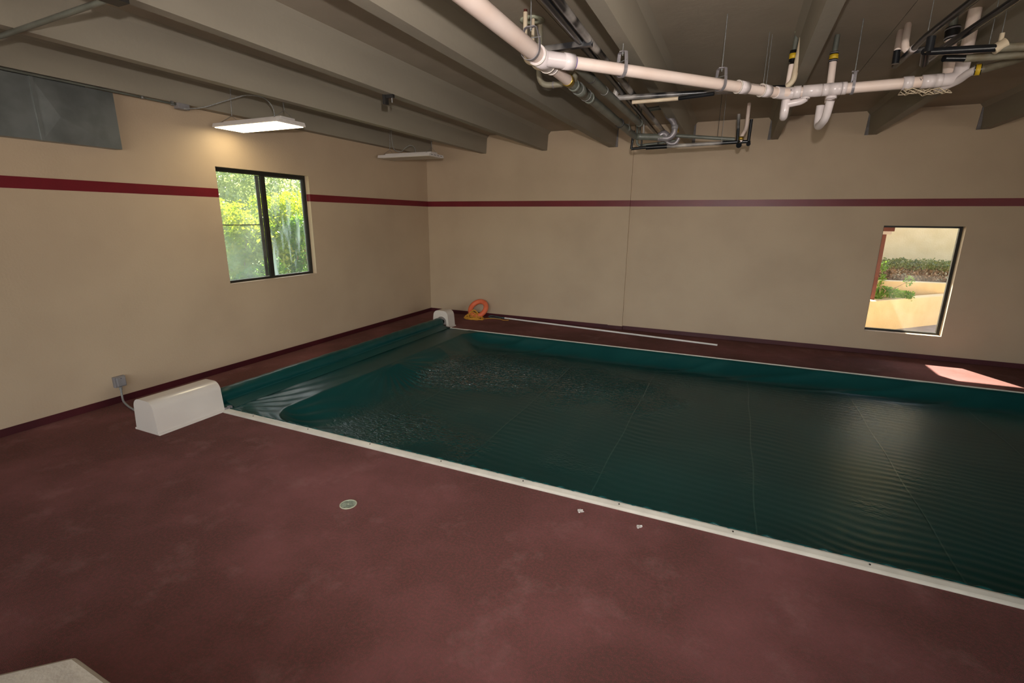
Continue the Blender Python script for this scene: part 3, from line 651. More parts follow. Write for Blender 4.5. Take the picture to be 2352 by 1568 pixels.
b = MB(); b.ring((.155, -6.02, 3.512), (0, 1, 0), .017, .012, .03, 12); b.build('coupling', M['wire'], t)
b = MB(); b.box((.145, -5.70, 3.49), (.165, -5.67, 3.54)); b.build('strap', M['wire'], t)
# galvanised duct on the left wall
t = thing('duct', 'grey galvanised sheet metal duct high on the left wall', 'duct', (0, -8, 2.9))
b = MB(); ys = [(-11.5), (-7.02), (-6.31)]
za, zb = 2.915, 3.50
b.box((.0, -11.5, za), (.13, -7.02, zb)); b.build('trunk', M['galv'], t, bevel=.003)
b = MB(); cxp = (.20, -6.80, 3.17)
b.add([(.13, -7.02, za), (.13, -6.31, za), (.13, -6.31, zb), (.13, -7.02, zb), (.146, -6.84, 3.16), (0, -7.02, za), (0, -6.31, za), (0, -6.31, zb), (0, -7.02, zb)],
      [(0, 1, 4), (1, 2, 4), (2, 3, 4), (3, 0, 4), (0, 5, 6, 1), (1, 6, 7, 2), (2, 7, 8, 3), (3, 8, 5, 0)]); b.build('end_section', M['galv'], t)
b = MB(); b.box((.128, -7.035, za - .004), (.142, -7.005, zb)); b.build('slip_joint', M['galv'], t)
b = MB(); b.box((.0, -11.5, 3.50), (.10, -6.55, 3.53)); b.build('dark_top_strip', M['dark'], t)  # dark strip along the top of the duct
# strut crossing below the stems at the top left, and clamp on a stem
t = thing('cross_conduit', 'thin dark conduit crossing under the beams at the top left', 'conduit', (1.2, -7.68, 3.5))
b = MB(); b.tube([(.14, -7.62, 3.51), (3.5, -7.745, 3.51)], .018, seg=10); b.build('tube', M['galvpipe'], t)
b = MB(); b.box((2.80, -7.80, 3.49), (2.92, -7.66, 3.535)); b.build('clamp', M['dark'], t)
t = thing('beam_clamp', 'small dark clamp on the second beam underside above the lit light', 'clamp', (2.897, -6.258, 3.530))
b = MB(); b.box((2.76, -4.99, 3.44), (2.80, -4.93, 3.56)); b.box((2.80, -4.98, 3.50), (2.90, -4.95, 3.535)); b.build('jaw', M['dark'], t)
b = MB(); b.tube([(2.87, -4.96, 3.45), (2.87, -4.96, 3.54)], .008, seg=8); b.build('bolt', M['wire'], t)

# ================================================================== CEILING PIPES
PZ = 3.35
def pipe_thing(name, label, runs, cat='pipe', loc=None):
    """runs: (part name, points, radius, material[, bend])"""
    t = thing(name, label, cat, loc or runs[0][1][0])
    for r in runs:
        b = MB(); b.tube(r[1], r[2], bend=(r[4] if len(r) > 4 else 0), seg=18); b.build(r[0], r[3], t)
    return t
def collar(t, name, c, d, r, h, m, th=.007):
    b = MB(); b.ring(c, d, r + th, r - .001, h, 24); return b.build(name, m, t)
def V(*a): return Vector(a)

# --- main white drain along the room with its 45 degree wye
MX = 5.112
t = pipe_thing('drain_pipe', 'thick white plastic drain pipe running overhead from the top edge to a branch fitting',
    [('pipe', [(MX, -9.3, PZ), (MX, -6.22, PZ)], .057, M['pvc'])])
collar(t, 'wye_fitting', (MX, -6.09, PZ), (0, 1, 0), .057, .26, M['pvc_fit'], .010)
for yy in (-6.205, -5.985): collar(t, 'fitting_lip', (MX, yy, PZ), (0, 1, 0), .066, .012, M['white_plastic'], .005)
d45 = (V(6.829, -4.291, PZ) - V(5.155, -6.085, PZ)).normalized()
b = MB(); b.tube([V(5.135, -6.11, PZ), V(5.135, -6.11, PZ) + d45 * .17], .054, seg=20); b.build('wye_branch', M['pvc_fit'], t)
p0 = V(5.135, -6.11, PZ)
collar(t, 'fitting_hub', p0 + d45 * .20, d45, .050, .085, M['pvc_fit'], .008)
collar(t, 'primer_stain', p0 + d45 * .25, d45, .0455, .012, M['glue'], .0012)
b = MB(); b.tube([(MX, -5.97, PZ), (MX, -5.86, PZ)], [.060, .050], seg=20); b.build('reducer', M['pvc_fit'], t)
collar(t, 'fitting_lip', (MX, -5.885, PZ), (0, 1, 0), .053, .012, M['white_plastic'], .005)
b = MB(); b.tube([(MX, -5.87, PZ), (MX, -5.50, PZ)], .0445, seg=20); b.build('pipe', M['pvc'], t)
# --- branch
Bend = V(6.829, -4.291, PZ); BE = V(8.105, -4.31, PZ); RB = .0445
t2 = pipe_thing('drain_pipe', 'long white plastic branch pipe crossing overhead below the right-hand beams',
    [('pipe', [p0 + d45 * .22, Bend, V(7.90, -4.31, PZ)], RB, M['pvc'], .10)])
def on_br(px): return None
for k, (c, d, h) in enumerate([(V(6.487, -4.657, PZ), d45, .05), (V(6.60, -4.537, PZ), d45, .05), (V(6.70, -4.43, PZ), d45, .05)]):
    pass
u = lambda s: p0 + d45 * s
Lb = (Bend - p0).length
collar(t2, 'coupling', u(Lb - .52), d45, RB, .10, M['pvc_fit'], .009)
collar(t2, 'fitting_lip', u(Lb - .575), d45, RB + .006, .010, M['white_plastic'], .006)
collar(t2, 'coupling', u(Lb - .24), d45, RB, .09, M['pvc_fit'], .009)
collar(t2, 'fitting_lip', u(Lb - .29), d45, RB + .006, .010, M['white_plastic'], .006)
b = MB(); b.tube([u(Lb - .11), Bend, Bend + V(.11, 0, 0)], RB + .006, bend=.1, seg=20); b.build('elbow', M['pvc_fit'], t2)
for xx, h in ((6.935, .06), (7.055, .15), (7.16, .05), (7.235, .10), (7.30, .04), (7.76, .07), (7.90, .09), (7.97, .05)): collar(t2, 'coupling', (xx, -4.31, PZ), (1, 0, 0), RB, h, M['pvc_fit'], .008)
b = MB(); b.tube([(7.96, -4.31, PZ), BE, V(8.115, -4.31, 3.56)], RB + .005, bend=.135, seg=22); b.build('elbow', M['pvc_fit'], t2)
b = MB(); b.tube([V(8.115, -4.31, 3.55), V(8.15, -4.19, CZ)], RB, seg=20); b.build('riser', M['pvc'], t2)
# printed lettering round the first straight fitting
def pipe_text(txt, c, d, r, size, ang, parent, flip=False):
    cu = bpy.data.curves.new('lettering', 'FONT'); cu.body = txt; cu.size = size; cu.align_x = 'CENTER'; cu.align_y = 'CENTER'
    o = bpy.data.objects.new('tmp', cu); COL.objects.link(o); bpy.context.view_layer.update()
    me_ = bpy.data.meshes.new_from_object(o.evaluated_get(bpy.context.evaluated_depsgraph_get())); bpy.data.objects.remove(o)
    d = Vector(d).normalized(); n0 = Vector((0, 0, 1)); n0 = (n0 - d * n0.dot(d)).normalized(); bn = d.cross(n0); off = world_loc(parent)
    for v in me_.vertices:
        x, y = v.co.x, v.co.y
        if flip: x, y = -x, -y
        a = ang + y / r; v.co = Vector(c) + d * x + (n0 * math.cos(a) + bn * math.sin(a)) * (r + .0012) - off
    me_.materials.append(M['ink']); q_ = bpy.data.objects.new('lettering', me_); COL.objects.link(q_); q_.parent = parent
pipe_text('MOUNTAIN COLBY PIPE C', u(Lb - .38), d45, RB, .028, math.radians(55), t2, True)
pipe_text('L  X', (6.90, -4.31, PZ), (1, 0, 0), RB, .03, math.radians(75), t2, True)
pipe_text('AUV', (7.865, -4.31, PZ), (1, 0, 0), RB, .035, math.radians(75), t2, True)
pipe_text('I-V', (7.15, -4.31, PZ), (1, 0, 0), RB, .03, math.radians(95), t2, True)
# --- P-trap pipes hanging under the branch
RT = .031
t3 = pipe_thing('trap_pipe', 'white trap and riser below the branch pipe, the one with a side arm',
    [('riser', [(6.875, -4.13, 3.63), (6.862, -4.13, 3.33)], RT - .003, M['pvc']),
     ('trap_bend', [(6.862, -4.13, 3.36), (6.858, -4.13, 3.165), (6.858, -4.255, 3.165), (6.862, -4.255, 3.30)], RT + .004, M['pvc_fit'], .065),
     ('trap_arm', [(6.862, -4.255, 3.262), (6.98, -4.27, 3.275), (7.02, -4.285, 3.30)], RT, M['pvc_fit'], .04)], loc=(6.87, -4.13, 3.16))
b = MB(); b.ring((7.01, -4.29, 3.300), (0, 0, 1), .040, .030, .02, 20); b.build('fitting_lip', M['pvc_fit'], t3)
b = MB(); b.ring((6.876, -4.13, 3.70), (0, 0, 1), .034, .02, .10, 20); b.build('rubber_coupling', M['rubber'], t3)
b = MB(); b.ring((6.876, -4.13, 3.70), (0, 0, 1), .0350, .0340, .045, 20); b.build('coupling_label', M['yellow_label'], t3)
b = MB(); b.tube([(6.876, -4.13, 3.75), (6.884, -4.13, CZ)], .020, seg=14); b.build('upper_tube', M['galvpipe'], t3)
t4 = pipe_thing('trap_pipe', 'white trap and riser with a yellow-labelled coupling below the branch pipe',
    [('riser', [(7.226, -3.950, 3.678), (7.233, -3.980, 3.305)], RT, M['pvc']),
     ('trap_bend', [(7.175, -3.98, 3.28), (7.172, -3.98, 3.07), (7.205, -4.24, 3.12), (7.215, -4.29, 3.26)], RT + .004, M['pvc_fit'], .12)], loc=(7.18, -4.0, 3.1))
b = MB(); b.ring((7.217, -4.292, 3.285), (0, 0, 1), .043, .032, .022, 20); b.build('fitting_lip', M['pvc_fit'], t4)
pa_ = V(*(7.226, -3.950, 3.704)); 
b = MB(); b.ring(pa_, (0, 0, 1), .037, .02, .085, 20); b.build('rubber_coupling', M['rubber'], t4)
b = MB(); b.ring(pa_, (0, 0, 1), .0378, .037, .04, 20); b.build('coupling_label', M['yellow_label'], t4)
for s_ in (-1, 1): b = MB(); b.ring(pa_ + V(0, 0, .033 * s_), (0, 0, 1), .0385, .037, .010, 20); b.build('clamp_band', M['zinc'], t4)
b = MB(); b.tube([pa_, (pa_.x + .004, pa_.y, CZ)], .022, seg=14); b.build('upper_tube', M['galvpipe'], t4)
# --- supply pipe along the back of the branch that climbs through the slab beside the first trap
pipe_thing('supply_pipe', 'grey and black pipe crossing behind the white branch pipe, then rising into the slab',
    [('riser', [(5.30, -4.40, 3.56), (5.262, -4.39, 3.42)], .030, M['abs']),
     ('run', [(5.262, -4.39, 3.42), (6.845, -4.20, 3.42)], .025, M['abs']),
     ('riser', [(6.845, -4.20, 3.42), (6.90, -4.20, 3.47), (6.93, -4.20, CZ)], .026, M['cpvc'], .04)])
pipe_thing('supply_pipe', 'short cream pipe just below the crossing grey and black pipe',
    [('run', [(5.462, -4.458, 3.350), (5.916, -4.455, 3.350)], .018, M['cpvc']), ('sleeve', [(5.912, -4.457, 3.350), (6.236, -4.530, 3.350)], .0185, M['abs_dark'])])
b = MB(); b.ring((6.93, -4.2, CZ - .004), (0, 0, 1), .075, .03, .010, 18); tag(b.build('ceiling_patch', M['lid_rim'], origin=(6.93, -4.2, CZ)), 'rough pale patch where the cream riser enters the slab', 'patch')
# --- the cream risers beside the main drain
pipe_thing('riser_pipe', 'cream riser nearest the camera, dropping from the slab behind the thick white pipe',
    [('copper_stub', [(4.762, -5.605, CZ), (4.762, -5.605, 3.86)], .016, M['copper']), ('riser', [(4.762, -5.605, 3.87), (4.762, -5.605, 3.50), (5.08, -5.62, 3.40)], .019, M['cpvc'], .06)])
pipe_thing('riser_pipe', 'thinner cream riser in the middle of the three beside the thick white pipe',
    [('copper_stub', [(4.757, -5.42, CZ), (4.757, -5.42, 3.87)], .012, M['copper']), ('riser', [(4.757, -5.42, 3.88), (4.757, -5.42, 3.50), (5.08, -5.42, 3.42)], .015, M['cpvc'], .06)])
t5 = pipe_thing('riser_pipe', 'stained grey riser that drops beside the thick white pipe and bends back under it',
    [('riser', [(4.76, -5.26, CZ), (4.76, -5.26, 3.385), (5.09, -5.24, 3.385)], .026, M['iron'], .11)])
collar(t5, 'joint_ring', (4.90, -5.25, 3.385), (1, 0, 0), .026, .012, M['zinc'], .003)
b = MB(); b.ring((4.73, -5.38, CZ - .004), (0, 0, 1), .11, .03, .009, 14); tag(b.build('ceiling_patch', M['lid_rim'], origin=(4.73, -5.38, CZ)), 'rough pale patch on the slab round the three cream risers', 'patch')
# --- the grey drain that carries on from the white one to the far cluster
EX, EY, EZ = 5.112, -2.42, 3.335
t6 = pipe_thing('drain_pipe', 'grey painted drain pipe running on from the white pipe towards the back wall',
    [('pipe', [(MX, -5.49, PZ), (MX, -4.3, PZ), (EX, EY, EZ), (5.50, EY, 3.305)], .043, M['galvpipe'], .10)])
for yy, h, mm, th in ((-5.47, .07, 'brass', .006), (-5.30, .05, 'galvpipe', .009), (-5.10, .16, 'galvpipe', .011), (-4.80, .05, 'galvpipe', .011), (-3.0, .10, 'galvpipe', .008)): collar(t6, 'coupling', (MX, yy, PZ), (0, 1, 0), .043, h, M[mm], th)
for yy in (-5.19, -4.93): collar(t6, 'fitting_lip', (MX, yy, PZ), (0, 1, 0), .052, .006, M['wire'], .004)
b = MB(); b.tube([(MX, -5.36, PZ), (5.165, -5.44, 3.44), (5.20, -5.45, 3.50)], .036, bend=.04, seg=16); b.build('cleanout', M['iron'], t6)
b = MB(); b.tube([(5.165, -5.44, 3.44), (5.23, -5.47, 3.475)], .030, seg=16); b.build('cleanout_cap', M['cpvc'], t6)
collar(t6, 'fitting_lip', (5.19, EY, 3.33), (1, 0, 0), .045, .008, M['wire'], .003)
collar(t6, 'fitting_lip', (5.46, EY, 3.308), (1, 0, 0), .045, .008, M['wire'], .003)
collar(t6, 'clamp', (MX, -3.42, PZ - .003), (0, 1, 0), .043, .03, M['dark'], .012)
# --- second, capped grey pipe beside it
t7 = pipe_thing('drain_pipe', 'shorter grey capped pipe hanging beside the grey drain pipe',
    [('pipe', [(5.270, -5.776, 3.380), (5.300, -3.105, 3.380)], .038, M['galvpipe'])])
pA, pB = V(*(5.270, -5.776, 3.380)), V(*(5.300, -3.105, 3.380)); dd = (pB - pA).normalized()
collar(t7, 'end_cap', pB - dd * .03, dd, .038, .08, M['galvpipe'], .006)
collar(t7, 'joint_ring', pA + (pB - pA) * .33, dd, .038, .008, M['wire'], .003)
collar(t7, 'clamp', pA + (pB - pA) * .16, dd, .038, .01, M['dark'], .004)
# --- two black pipes running the length of the room
pipe_thing('vent_pipe', 'left-hand of two black pipes running beside each other towards the back wall',
    [('pipe', [(5.394, -7.163, 3.460), (5.296, -1.710, 3.460)], .024, M['abs_dark'])])
pipe_thing('vent_pipe', 'right-hand of two black pipes, mottled with grey overspray',
    [('pipe', [(5.452, -7.088, 3.470), (5.430, -5.868, 3.470), (5.446, -1.873, 3.440)], .027, M['abs'])])
b = MB(); pS, pE = V(*(5.093, -5.992, 3.430)), V(*(5.459, -5.966, 3.430)); w_ = V(0, .02, 0)
b.box((pS.x, pS.y - .02, pS.z - .004), (pE.x, pS.y + .02, pS.z)); b.box((pS.x, pS.y - .022, pS.z - .004), (pE.x, pS.y - .018, pS.z + .035)); b.box((pS.x, pS.y + .018, pS.z - .004), (pE.x, pS.y + .022, pS.z + .035))
tag(b.build('support_channel', M['abs'], origin=pS), 'black steel channel bracing the black pipes to the thick white pipe', 'bracket')
# --- far cluster in front of the back wall
FY = -2.42
t8 = pipe_thing('waste_fitting', 'pale grey bent waste pipe rising from the far end of the grey drain',
    [('stub', [(5.285, -2.600, 3.637), (5.499, -2.600, 3.654)], .028, M['galvpipe']),
     ('offset', [(5.498, -2.420, 3.732), (5.521, -2.420, 3.599), (5.633, -2.420, 3.481), (5.650, -2.420, 3.359), (5.587, -2.420, 3.285), (5.435, -2.420, 3.298)], .040, M['zinc'], .06)])
pw = V(*(5.644, -2.420, 3.426)); collar(t8, 'coupling', pw, (0, 0, 1), .040, .05, M['outlet'], .006)
pw = V(*(5.507, -2.420, 3.345)); b = MB(); b.tube([pw - V(.06, 0, .02), pw + V(.0, 0, .02), pw + V(.05, 0, -.03)], .042, bend=.04, seg=16); b.build('saddle', M['zinc'], t8)
pipe_thing('waste_fitting', 'pale grey U-shaped trap under the far end of the grey drain',
    [('trap_bend', [(5.534, -2.360, 3.273), (5.573, -2.360, 3.226), (5.666, -2.360, 3.221), (5.700, -2.360, 3.293)], .026, M['zinc'], .06)])
pipe_thing('header_pipe', 'grey horizontal pipe of the far cluster, upper of its two long runs',
    [('pipe', [(5.609, -2.300, 3.340), (6.413, -2.300, 3.247)], .024, M['galvpipe'])])
t9 = pipe_thing('header_pipe', 'black header pipe of the far cluster, lower of its two long runs',
    [('riser', [(5.068, -2.300, 3.433), (5.048, -2.300, 3.188)], .018, M['abs_dark']), ('run', [(5.048, -2.300, 3.188), (5.269, -2.300, 3.202)], .019, M['abs_dark']),
     ('run', [(5.257, -2.300, 3.197), (5.545, -2.300, 3.201)], .030, M['abs_dark']), ('run', [(5.533, -2.300, 3.201), (6.448, -2.300, 3.213)], .024, M['abs']),
     ('run', [(6.438, -2.300, 3.213), (6.580, -2.300, 3.212)], .022, M['abs_dark']), ('cap', [(6.580, -2.250, 3.218), (6.583, -2.350, 3.173)], .026, M['abs_dark']), ('cap', [(6.464, -2.250, 3.219), (6.470, -2.350, 3.162)], .034, M['abs_dark']),
     ('riser', [(6.580, -2.300, 3.212), (6.585, -2.300, 3.483)], .020, M['abs']), ('riser', [(6.448, -2.300, 3.218), (6.426, -2.300, 3.557)], .020, M['abs'])])
for q0, q1 in ((((5.188, -2.300, 3.223)), ((5.189, -2.300, 3.299))), (((5.419, -2.300, 3.206)), ((5.421, -2.300, 3.264))), (((6.271, -2.300, 3.216)), ((6.274, -2.300, 3.243)))):
    b = MB(); b.tube([q0, q1], .012, seg=10); b.build('stub', M['dark'], t9)
pipe_thing('supply_pipe', 'thin grey U-bent pipe between the long runs of the far cluster',
    [('pipe', [((5.093, -2.200, 3.523)[0], -2.2, CZ), (5.093, -2.200, 3.523), (5.107, -2.200, 3.240), (5.455, -2.200, 3.264), (5.661, -2.200, 3.288)], .018, M['galvpipe'], .06)])
pipe_thing('riser_pipe', 'pair of thin dark risers above the left end of the far cluster, nearer one',
    [('riser', [(5.180, -2.200, 3.604), (5.191, -2.200, 3.371)], .014, M['abs'])])
b = MB(); b.tube([((5.116, -2.100, 3.389)[0], -2.1, CZ), (5.116, -2.100, 3.389)], .012, seg=10); tag(b.build('riser_pipe', M['galvpipe'], origin=(5.116, -2.100, 3.389)), 'thin grey riser beside the dark ones above the left end of the far cluster', 'pipe')
t10 = pipe_thing('riser_pipe', 'white bent riser with a brass clamp at the right end of the far cluster',
    [('riser', [(6.535, -2.050, 3.723), (6.535, -2.200, 3.385), (6.488, -2.300, 3.281), (6.491, -2.300, 3.211)], .023, M['pvc'], .07)])
pw = V(*(6.486, -2.300, 3.254)); collar(t10, 'brass_clamp', pw, (0, 0, 1), .023, .045, M['brass'], .009)
b = MB(); b.tube([(5.664, -2.300, 3.443), (5.670, -2.300, 3.376)], .022, seg=14); tag(b.build('brass_coupling', M['brass'], origin=(5.667, -2.300, 3.410)), 'small brass coupling in the far cluster beside the beam end', 'coupling')
# --- right-hand cluster
pipe_thing('vent_pipe', 'upper of two slanting black pipes at the top right corner',
    [('pipe', [(7.743, -5.959, 3.500), (7.667, -5.051, 3.500), (7.655, -4.286, 3.500)], .024, M['abs_dark'])])
pipe_thing('vent_pipe', 'lower of two slanting black pipes at the top right corner',
    [('pipe', [(7.904, -5.996, 3.440), (7.804, -4.918, 3.440), (7.789, -4.530, 3.440)], .024, M['abs_dark'])])
pS = V(*(7.663, -4.751, 3.500)); b = MB(); b.ring(pS, V(*(7.655, -4.286, 3.500)) - V(*(7.667, -5.051, 3.500)), .026, .02, .07, 18); tag(b.build('pipe_band', M['pvc_fit'], origin=pS), 'pale bare band round the upper slanting black pipe', 'band')
t11 = pipe_thing('supply_pipe', 'black pipe turning pale grey, upper of two level runs at the top right corner',
    [('drop', [(7.659, -5.200, 3.451), (7.659, -5.200, 3.356)], .026, M['abs_dark']), ('run', [(7.659, -5.200, 3.356), (8.070, -5.068, 3.370)], .025, M['abs_dark']), ('run', [(8.064, -5.070, 3.370), (8.338, -5.013, 3.370)], .026, M['iron'])])
b = MB(); pw = V(*(8.082, -5.065, 3.380)); b.tube([pw - V(.03, 0, .02), pw + V(.03, 0, .02)], .034, seg=14); b.tube([pw, pw + V(0, 0, .08)], .014, seg=10); b.build('tee', M['cpvc'], t11)
pipe_thing('supply_pipe', 'black pipe turning cream, lower of two level runs at the top right corner',
    [('run', [(7.811, -4.967, 3.360), (7.948, -4.911, 3.360)], .024, M['abs_dark']), ('run', [(7.945, -4.912, 3.360), (8.432, -4.846, 3.360)], .026, M['iron'])])
t12 = pipe_thing('riser_pipe', 'wide white riser with a black rubber coupling at the top right',
    [('riser', [(8.079, -4.120, 3.427), (8.061, -4.080, 3.708)], .042, M['pvc']), ('upper_tube', [(8.059, -4.060, 3.813), (8.049, -4.060, 3.919)], .030, M['galvpipe'])], loc=(8.05, -4.1, 3.4))
pa_, pb_ = V(*(8.064, -4.080, 3.707)), V(*(8.057, -4.070, 3.807)); dd = (pb_ - pa_).normalized()
b = MB(); b.tube([pa_, pb_], .052, seg=22); b.build('rubber_coupling', M['rubber'], t12)
for s_ in (.15, .85): collar(t12, 'clamp_band', pa_ + (pb_ - pa_) * s_, dd, .052, .012, M['zinc'], .003)
pipe_text('Y M', pa_ + V(0, 0, -.26), (0, 0, 1), .042, .035, math.radians(200), t12)
t13 = pipe_thing('drain_pipe', 'white pipe with a black and yellow coupling joining a cream pipe at the right edge',
    [('pipe', [(7.993, -4.207, 3.300), (8.096, -4.329, 3.330), (8.122, -4.436, 3.360), (8.156, -4.484, 3.370)], .030, M['pvc_fit'], .06),
     ('pipe', [(8.159, -4.482, 3.370), (8.205, -4.489, 3.370), (8.313, -4.595, 3.380), (8.429, -4.732, 3.400)], .028, M['iron'], .06)])
pa_, pb_ = V(*(8.145, -4.475, 3.370)), V(*(8.185, -4.484, 3.370)); b = MB(); b.tube([pa_, pb_], .040, seg=20); b.build('rubber_coupling', M['rubber'], t13)
b = MB(); c_ = (pa_ + pb_) / 2; b.ring(c_, pb_ - pa_, .0412, .040, .03, 20); b.build('coupling_label', M['yellow_label'], t13)
# small trap pair at upper right
pipe_thing('riser_pipe', 'left-hand of two short white and black risers at the upper right',
    [('riser', [(7.728, -3.880, 3.870), (7.601, -4.550, 3.544)], .026, M['pvc']), ('drop', [(7.600, -4.550, 3.551), (7.602, -4.550, 3.452)], .025, M['abs_dark'])])
pipe_thing('riser_pipe', 'right-hand of two short risers, white then bending into a black side arm',
    [('riser', [(7.742, -4.052, 3.870), (7.633, -4.600, 3.589), (7.641, -4.620, 3.533), (7.677, -4.620, 3.516)], .026, M['pvc'], .05), ('arm', [(7.671, -4.620, 3.517), (7.768, -4.620, 3.521)], .022, M['abs'])])
b = MB(); b.tube([(7.677, -5.043, 3.400), (7.720, -4.871, 3.360)], .028, seg=12); tag(b.build('pipe_stub', M['abs_dark'], origin=(7.720, -4.871, 3.360)), 'short black stub hanging below the right-hand slanting pipes', 'pipe')
# cream wire mesh scrap under the branch
t14 = thing('lath_scrap', 'crumpled cream wire mesh lying under the right end of the white branch pipe', 'mesh', (7.9, -4.2, 3.28))
b = MB()
def mp_(i, j): return V(7.74 + i * .045, -4.40 + j * .06 + .015 * math.sin(i * 2), 3.275 - .004 * i + .022 * math.sin(i * 1.7 + j) + .008 * j)
for j in range(5): b.tube([mp_(i, j) for i in range(8)], .0045, seg=5)
for i in range(8): b.tube([mp_(i, j) for j in range(5)], .004, seg=5)
o = b.build('mesh_wires', M['insul'], t14); o['kind'] = 'stuff'

# --- hangers
def hanger(x, y, zc, axis, r, label, rod=None, group='pipe hangers', flat=.030):
    t = thing('pipe_hanger', label, 'pipe hanger', (x, y, zc + r + .09), group)
    a = Vector(axis).normalized(); s = V(-a.y, a.x, 0)
    rr = r + .010; pts = []
    pts.append((-.020, r + .085)); pts.append((-.045, r + .075)); pts.append((-rr, r * .9))
    for k in range(13):
        th = PI + PI * k / 12; pts.append((rr * math.cos(th), rr * math.sin(th)))
    pts += [(rr, r * .9), (.045, r + .075), (.020, r + .085)]
    b = MB(); vs = []
    for (p, q_) in pts:
        for w in (-flat / 2, flat / 2):
            for e in (0, .004):
                n_ = Vector((p, q_)); n_ = n_.normalized() * e; vs.append(V(x, y, zc) + s * (p + n_.x) + V(0, 0, q_ + n_.y) + a * w)
    n = len(pts); fs = []
    for k in range(n - 1):
        A, B = 4 * k, 4 * (k + 1); fs += [(A, A + 2, B + 2, B), (A + 1, B + 1, B + 3, A + 3), (A, B, B + 1, A + 1), (A + 2, A + 3, B + 3, B + 2)]
    fs += [(0, 1, 3, 2), (4 * n - 4, 4 * n - 2, 4 * n - 1, 4 * n - 3)]
    b.add(vs, fs); b.box((x - .024, y - .014, zc + r + .080), (x + .024, y + .014, zc + r + .088)); b.build('clevis', M['zinc'], t)
    b = MB(); b.tube([V(x, y, zc + r + .015) - s * (rr + .012), V(x, y, zc + r + .015) + s * (rr + .012)], .004, seg=8); b.tube([V(x, y, zc + r + .015) + s * (rr + .004), V(x, y, zc + r + .015) + s * (rr + .014)], .008, seg=6); b.build('cross_bolt', M['wire'], t)
    b = MB(); b.tube([(x, y, zc + r + .055), (x, y, CZ)], rod or .0045, seg=8); b.tube([(x, y, zc + r + .066), (x, y, zc + r + .078)], .010, seg=6); b.build('threaded_rod', M['wire'], t)
hanger(MX, -6.33, PZ, (0, 1, 0), .057, 'zinc hanger round the thick white pipe just before its branch fitting')
hp = u((V(5.60, -5.61, PZ) - p0).length); hanger(hp.x, hp.y, PZ, d45, RB, 'zinc hanger round the white branch pipe, the one nearer the wye fitting')
hp = u((V(6.30, -4.86, PZ) - p0).length); hanger(hp.x, hp.y, PZ, d45, RB, 'zinc hanger midway along the white branch pipe')
hanger(7.365, -4.31, PZ, (1, 0, 0), RB, 'narrow zinc strap hanger on the level stretch of the white branch pipe', flat=.022)
def rod(pa, pb, lab, r=.003, m='wire'):
    b = MB(); b.tube([pa, pb], r, seg=6); tag(b.build('hanger_rod', M[m], origin=pb), lab, 'rod', 'thin hanger rods')
def vrod(q, ztop, lab, r=.003, m='wire'):
    rod((q[0], q[1], ztop), q, lab, r, m)
vrod((5.372, -4.263, 3.450), CZ, 'thin rod above the left end of the grey and black crossing pipe')
vrod((5.059, -2.600, 3.444), CZ, 'thin rod above the grey drain near its far elbow')
vrod((6.194, -2.300, 3.280), CZ, 'thin dark rod holding the upper run of the far cluster', m='dark')
vrod((6.251, -2.320, 3.209), CZ, 'thin grey rod holding the lower run of the far cluster')
vrod((6.648, -4.276, 3.440), CZ, 'left-hand thin rod of the close pair beside the crossing pipe')
vrod((6.674, -4.198, 3.440), CZ, 'right-hand thin rod of the close pair beside the crossing pipe')
vrod((8.101, -4.993, 3.420), CZ, 'thin pale rod above the tee at the top right')
vrod((8.032, -5.035, 3.400), CZ, 'thin pale rod left of the tee at the top right')
vrod((7.687, -4.957, 3.520), CZ, 'thin rod holding the upper slanting black pipe')

# ================================================================== GARDENS SEEN THROUGH THE WINDOWS
def leaf_cloud(name, blobs, n, size, material, parent, seed, shell=.55, droop=.3):
    r = np.random.default_rng(seed); B = np.array(blobs, float)   # rows: cx, cy, cz, rx, ry, rz
    wts = np.cbrt(B[:, 3] * B[:, 4] * B[:, 5]) ** 2; k = r.choice(len(B), n, p=wts / wts.sum())
    d = r.normal(size=(n, 3)); d /= np.linalg.norm(d, axis=1)[:, None]
    rad = shell + (1 - shell) * r.random(n) ** .6; rad *= 1 + .12 * r.normal(size=n)
    c = B[k, :3] + d * B[k, 3:] * rad[:, None]
    c = c[c[:, 2] > -.38]; n = len(c)
    u_ = r.normal(size=(n, 3)); u_[:, 2] -= droop; u_ /= np.linalg.norm(u_, axis=1)[:, None]
    w = r.normal(size=(n, 3)); w = np.cross(u_, w); w /= np.linalg.norm(w, axis=1)[:, None]; nn = np.cross(u_, w)
    s = size * (.6 + .8 * r.random(n))[:, None]
    v = np.stack([c - u_ * s * .5, c + w * s * .26 + nn * s * .05, c + u_ * s * .5, c - w * s * .26 + nn * s * .05], 1).reshape(-1, 3)
    f = np.arange(4 * n).reshape(n, 4)
    me_ = bpy.data.meshes.new(name); me_.from_pydata((v - np.array(world_loc(parent))).tolist(), [], f.tolist()); me_.materials.append(material)
    o = bpy.data.objects.new(name, me_); COL.objects.link(o); o.parent = parent; o['kind'] = 'stuff'; return o
def stems(parent, base, tips, r, seed, name='stem', m='bark'):
    rr = random.Random(seed)
    for q_ in tips:
        p1 = Vector(base) + V(rr.uniform(-.08, .08), rr.uniform(-.08, .08), 0); p3 = Vector(q_); md = (p1 + p3) / 2 + V(rr.uniform(-.15, .15), rr.uniform(-.15, .15), .1)
        b = MB(); b.tube([p1, (p1 + md) / 2 + V(.02, .03, .02), md, (md + p3) / 2, p3], [r, r * .85, r * .7, r * .5, r * .25], seg=6); b.build(name, M[m], parent)
